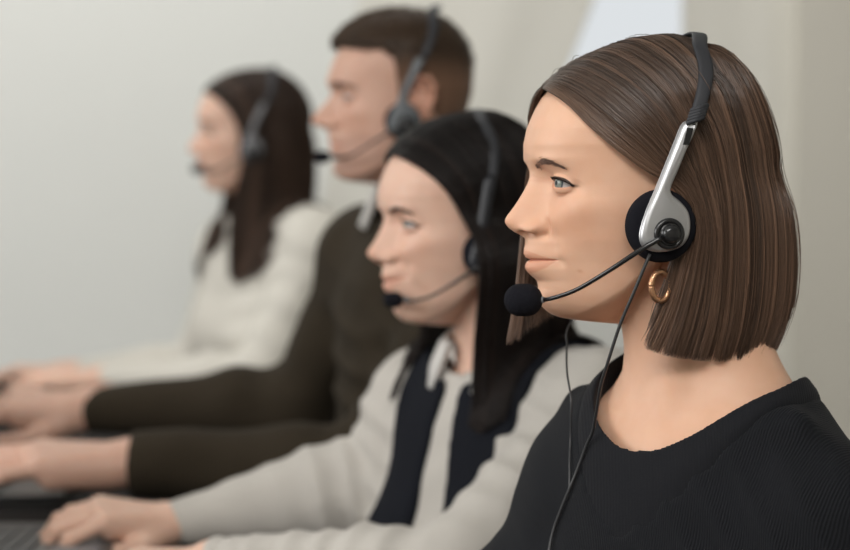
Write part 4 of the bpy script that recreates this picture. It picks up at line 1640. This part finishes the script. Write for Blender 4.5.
# ================================================================== 4. the farthest woman
fr4 = Frame(at(249, 132, 3.83), 14, scale=.99)
t4 = Torso(fr4.w((-46, 0, -165)), 38)
sL4, sR4 = t4.p(-5, 132, -52), t4.p(0, -125, -62)
eL4, wL4 = at(258, 384, 3.62), at(98, 380, 3.68)
eR4, wR4 = at(196, 374, 3.98), at(60, 374, 3.98)
hL4 = hand_prims(wL4, (-1, 0, -.0), (0, -.2, 1), 1, scale=.95, curl=(.8, .8, .8, .8))
hR4 = hand_prims(wR4, (-1, 0, -.0), (0, 0, 1), -1, scale=.95)
body4, loc4, V4_, nl4 = person(fr4, 'farthest woman, with long brown hair and a cream blouse', M['skin2'], PROF_F, t4, sL4, sR4,
                               ((sL4, eL4, wL4), (sR4, eR4, wR4)), hands=(hL4, hR4), nrow=220, ncol=260, smile=.2, h_arm=.0028, ear=(-8, 66, .4))
eye_part(fr4, body4, loc4, M['eye'])
lashes_brows(fr4, body4, loc4, V4_, M['hair_dark'], BROW_F, colb=(.06, .04, .03), thickb=1.2)
PH4 = [(84, 79), (64, 97), (29, 113), (-1, 119), (-31, 120), (-61, 114), (-95, 92), (-118, 55), (-126, 0), (-126, -60), (90, 62), (94, 40), (95, 0), (95, -60)]
dome4 = Dome(PH4, 80)
hair_build([long_hair(1, dome4, -276, (-128, -126), fwd=14), long_hair(-1, dome4, -276, (-128, -126), fwd=12)], [2000, 1500], (.022, .014, .010), (.10, .060, .042), fr4, 41, avoid=torso_prims(t4, sL4, sR4, grow=.014), thick=8, r=.6, K=22, lock=2, dome=dome4,
           mat=M['hair_dark'], parent=body4, ploc=loc4)
nlw4 = prim_world(fr4, [p for i, p in enumerate(nl4) if i != 0])
h4 = hole_at(t4, (0, 0, 0), .070, .084)
slv4 = arm_prims(sL4, eL4, wL4, (.062, .052, .024)) + arm_prims(sR4, eR4, wR4, (.060, .050, .024))
clothes('blouse', grow(nlw4, .004) + torso_prims(t4, sL4, sR4, grow=.008) + slv4, .006, M['cream'], body4, loc4, hole=h4, calm=h4,
        cuffs=((wL4, unit(wL4 - eL4)), (wR4, unit(wR4 - eR4))), fold=.006, seed=33, creases=((sL4 * .5 + eL4 * .5, unit(eL4 - sL4), 55, .010, .12),))
std_headset(fr4, 'headset worn by the farthest woman with long brown hair', dict(M, silver=M['grey']), fr4.px(197, 169, 26))


# ================================================================== room
WY = 4.75


def struct(o, loc=None):
    o['kind'] = 'structure'
    return o


def slab(name, lo, hi, mat):
    V, F = box(lo, hi)
    return struct(mesh_obj(name, V, F, mat, smooth=False))


wx0, wx1, wz0, wz1 = .30, .64, 1.25, 2.35
mb = MB()
mb.add(*box((-3.2, WY, 0), (wx0, WY + .15, 2.9))).add(*box((wx1, WY, 0), (3.2, WY + .15, 2.9))).add(*box((wx0, WY, 0), (wx1, WY + .15, wz0))).add(*box((wx0, WY, wz1), (wx1, WY + .15, 2.9)))
struct(mb.build('wall_back', M['wall'], smooth=False))
slab('floor', (-3.2, -1.35, -.05), (3.2, WY + .15, 0), M['floor'])
mb = MB()
mb.add(*box((wx0 - .02, WY + .05, wz0 - .02), (wx0 + .03, WY + .1, wz1 + .02))).add(*box((wx1 - .03, WY + .05, wz0 - .02), (wx1 + .02, WY + .1, wz1 + .02)))
mb.add(*box((wx0, WY + .05, wz0 - .02), (wx1, WY + .1, wz0 + .03))).add(*box((wx0, WY + .05, wz1 - .03), (wx1, WY + .1, wz1 + .02)))
struct(mb.build('window_1', M['frame'], smooth=False))


def curtain(label, xa_top, xb_top, xa_bot, xb_bot, y, z0, z1, waves, amp, mat):
    nx, nz = 120, 30
    V, F = [], []
    for s in range(2):
        for i in range(nz):
            w = i / (nz - 1)
            z = z1 + (z0 - z1) * w
            for j in range(nx):
                u = j / (nx - 1)
                x = (xa_top + (xb_top - xa_top) * u) * (1 - w) + (xa_bot + (xb_bot - xa_bot) * u) * w
                V.append((x, y + amp * math.sin(u * waves * 2 * math.pi + .8 * math.sin(u * 9)) * (.7 + .3 * w) + s * .003, z))
    n = nx * nz
    for s in range(2):
        for i in range(nz - 1):
            for j in range(nx - 1):
                a = s * n + i * nx + j
                F.append((a, a + 1, a + nx + 1, a + nx) if s else (a, a + nx, a + nx + 1, a + 1))
    for j in range(nx - 1):
        F.append((j, j + 1, n + j + 1, n + j))
        a = (nz - 1) * nx + j
        F.append((a + 1, a, n + a, n + a + 1))
    for i in range(nz - 1):
        a, b = i * nx, (i + 1) * nx
        F.append((a, n + a, n + b, b))
        a, b = a + nx - 1, b + nx - 1
        F.append((b, n + b, n + a, a))
    o = mesh_obj('curtain', V, F, mat)
    lo = Vector(((xa_top + xb_top) / 2, y, z0))
    o.data.transform(Matrix.Translation(-lo))
    o.location = lo
    o['label'] = label
    o['category'] = 'curtain'
    o['group'] = 'curtains beside the window'
    return o


curtain('pale curtain left of the bright window strip, its edge slanting', .02, .73, -.42, -.19, WY - .14, .1, 2.45, 1.3, .004, M['curtain'])
curtain('beige curtain right of the bright window strip, behind the brown bob', .585, .86, .585, .86, WY - .07, .1, 2.45, 1, .004, M['curtain'])
mb = MB()
mb.add(*box((-3.35, -1.35, 0), (-3.2, WY + .15, 1.05))).add(*box((-3.35, -1.35, 2.6), (-3.2, WY + .15, 2.9))).add(*box((-3.35, -1.35, 1.05), (-3.2, -.4, 2.6))).add(*box((-3.35, 4.3, 1.05), (-3.2, WY + .15, 2.6)))
struct(mb.build('wall_left', M['wall'], smooth=False))
slab('ceiling', (-3.2, -1.35, 2.9), (3.2, WY + .15, 2.98), M['wall'])
slab('wall_right', (3.2, -1.35, 0), (3.3, WY + .15, 2.9), M['wall_beige'])
slab('wall_front', (-3.2, -1.45, 0), (3.3, -1.35, 2.9), M['wall_beige'])
# darker pier right of the curtains
slab('trim_1', (.835, WY - .16, 0), (1.6, WY, 2.9), M['wall_beige'])

# desk
desk = thing('desk', 'long dark desk the row of headset wearers types at', 'desk', (-.6, 2.8, 0))
edge = lambda y: -.09 - .25 * (y - 2.3)
V = [(edge(y) - w_, y, z) for z in (.695, .722) for (w_, y) in ((1.0, 1.25), (0, 1.25), (0, 4.4), (1.0, 4.4))]
F = [(0, 3, 2, 1), (4, 5, 6, 7), (0, 1, 5, 4), (1, 2, 6, 5), (2, 3, 7, 6), (3, 0, 4, 7)]
rel(mesh_obj('desktop', V, F, M['desk'], desk, smooth=False), desk.location)
for x, y in ((edge(1.35) - .93, 1.35), (edge(1.35) - .06, 1.35), (edge(4.3) - .93, 4.3), (edge(4.3) - .06, 4.3)):
    V, F = box((x - .025, y - .025, 0), (x + .025, y + .025, .695))
    rel(mesh_obj('leg', V, F, M['desk'], desk, smooth=False), desk.location)


def laptop(label, cx, cy, group='laptops on the desk'):
    """keyboard side faces +x"""
    root = thing('laptop', label, 'laptop', (cx, cy, .722), group)
    V, F = box((-.12, -.17, 0), (.12, .17, .014))
    b = mesh_obj('base', V, F, M['laptop'], root, smooth=False)
    bv = b.modifiers.new('bevel', 'BEVEL'); bv.width = .003; bv.segments = 2
    k = .0195
    for r in range(5):
        for c in range(15):
            x = .025 - r * k - .0
            y = -.145 + c * k + (r % 2) * .004
            V, F = box((x - .0084, y - .0084, .014), (x + .0084, y + .0084, .0172))
            o = mesh_obj('key', V, F, M['key'], root, smooth=False)
    V, F = box((.055, -.05, .014), (.108, .05, .0146))
    mesh_obj('touchpad', V, F, M['grey'], root, smooth=False)
    mb = MB()
    V, F = box((-.004, -.17, 0), (.004, .17, .225))
    lid = mesh_obj('lid', V, F, M['laptop'], root, smooth=False)
    lid.location = (-.122, 0, .012)
    lid.rotation_euler = (0, R(-18), 0)
    V, F = box((.004, -.155, .015), (.0045, .155, .212))
    mesh_obj('screen', V, F, M['screen'], lid, smooth=False)
    return root


lp = laptop('dark laptop under the hand in the pale grey sleeve', -.475, 2.30)
lp2 = laptop('dark laptop under the hands in dark olive sleeves', -.60, 2.86)
lp3 = laptop('dark laptop under the farthest pair of hands', -.75, 3.72)

# ================================================================== light
w = bpy.data.worlds.new('world')
bpy.context.scene.world = w
w.use_nodes = True
bg = w.node_tree.nodes['Background']
bg.inputs['Color'].default_value = (.93, .97, 1.0, 1)
bg.inputs['Strength'].default_value = .78


def area(name, loc, target, size, power, col):
    l = bpy.data.lights.new(name, 'AREA')
    l.shape = 'RECTANGLE'
    l.size, l.size_y = size
    l.energy = power
    l.color = col
    o = bpy.data.objects.new(name, l)
    o.location = loc
    d = Vector(target) - Vector(loc)
    o.rotation_euler = d.to_track_quat('-Z', 'Y').to_euler()
    C.objects.link(o)
    return o


area('window_light', (-3.1, 1.0, 1.85), (.1, 1.9, 1.2), (2.6, 1.3), 56, (1, .985, .96))
area('fill_light', (-.9, 3.6, 2.86), (-.9, 4.6, 1.2), (2.4, .5), 30, (1, .99, .97))  # unseen lamp added to brighten the back wall, not a room fixture
area('fill_light', (-.3, -.35, 2.86), (.15, 1.8, 1.1), (1.8, 1.2), 85, (1, .985, .96))  # added camera-side fill, out of view, lifting cheeks, neck and hair

vs = bpy.context.scene.view_settings
vs.view_transform = 'Standard'
vs.look = 'None'
vs.gamma = 1
vs.use_curve_mapping = False
vs.exposure = 0
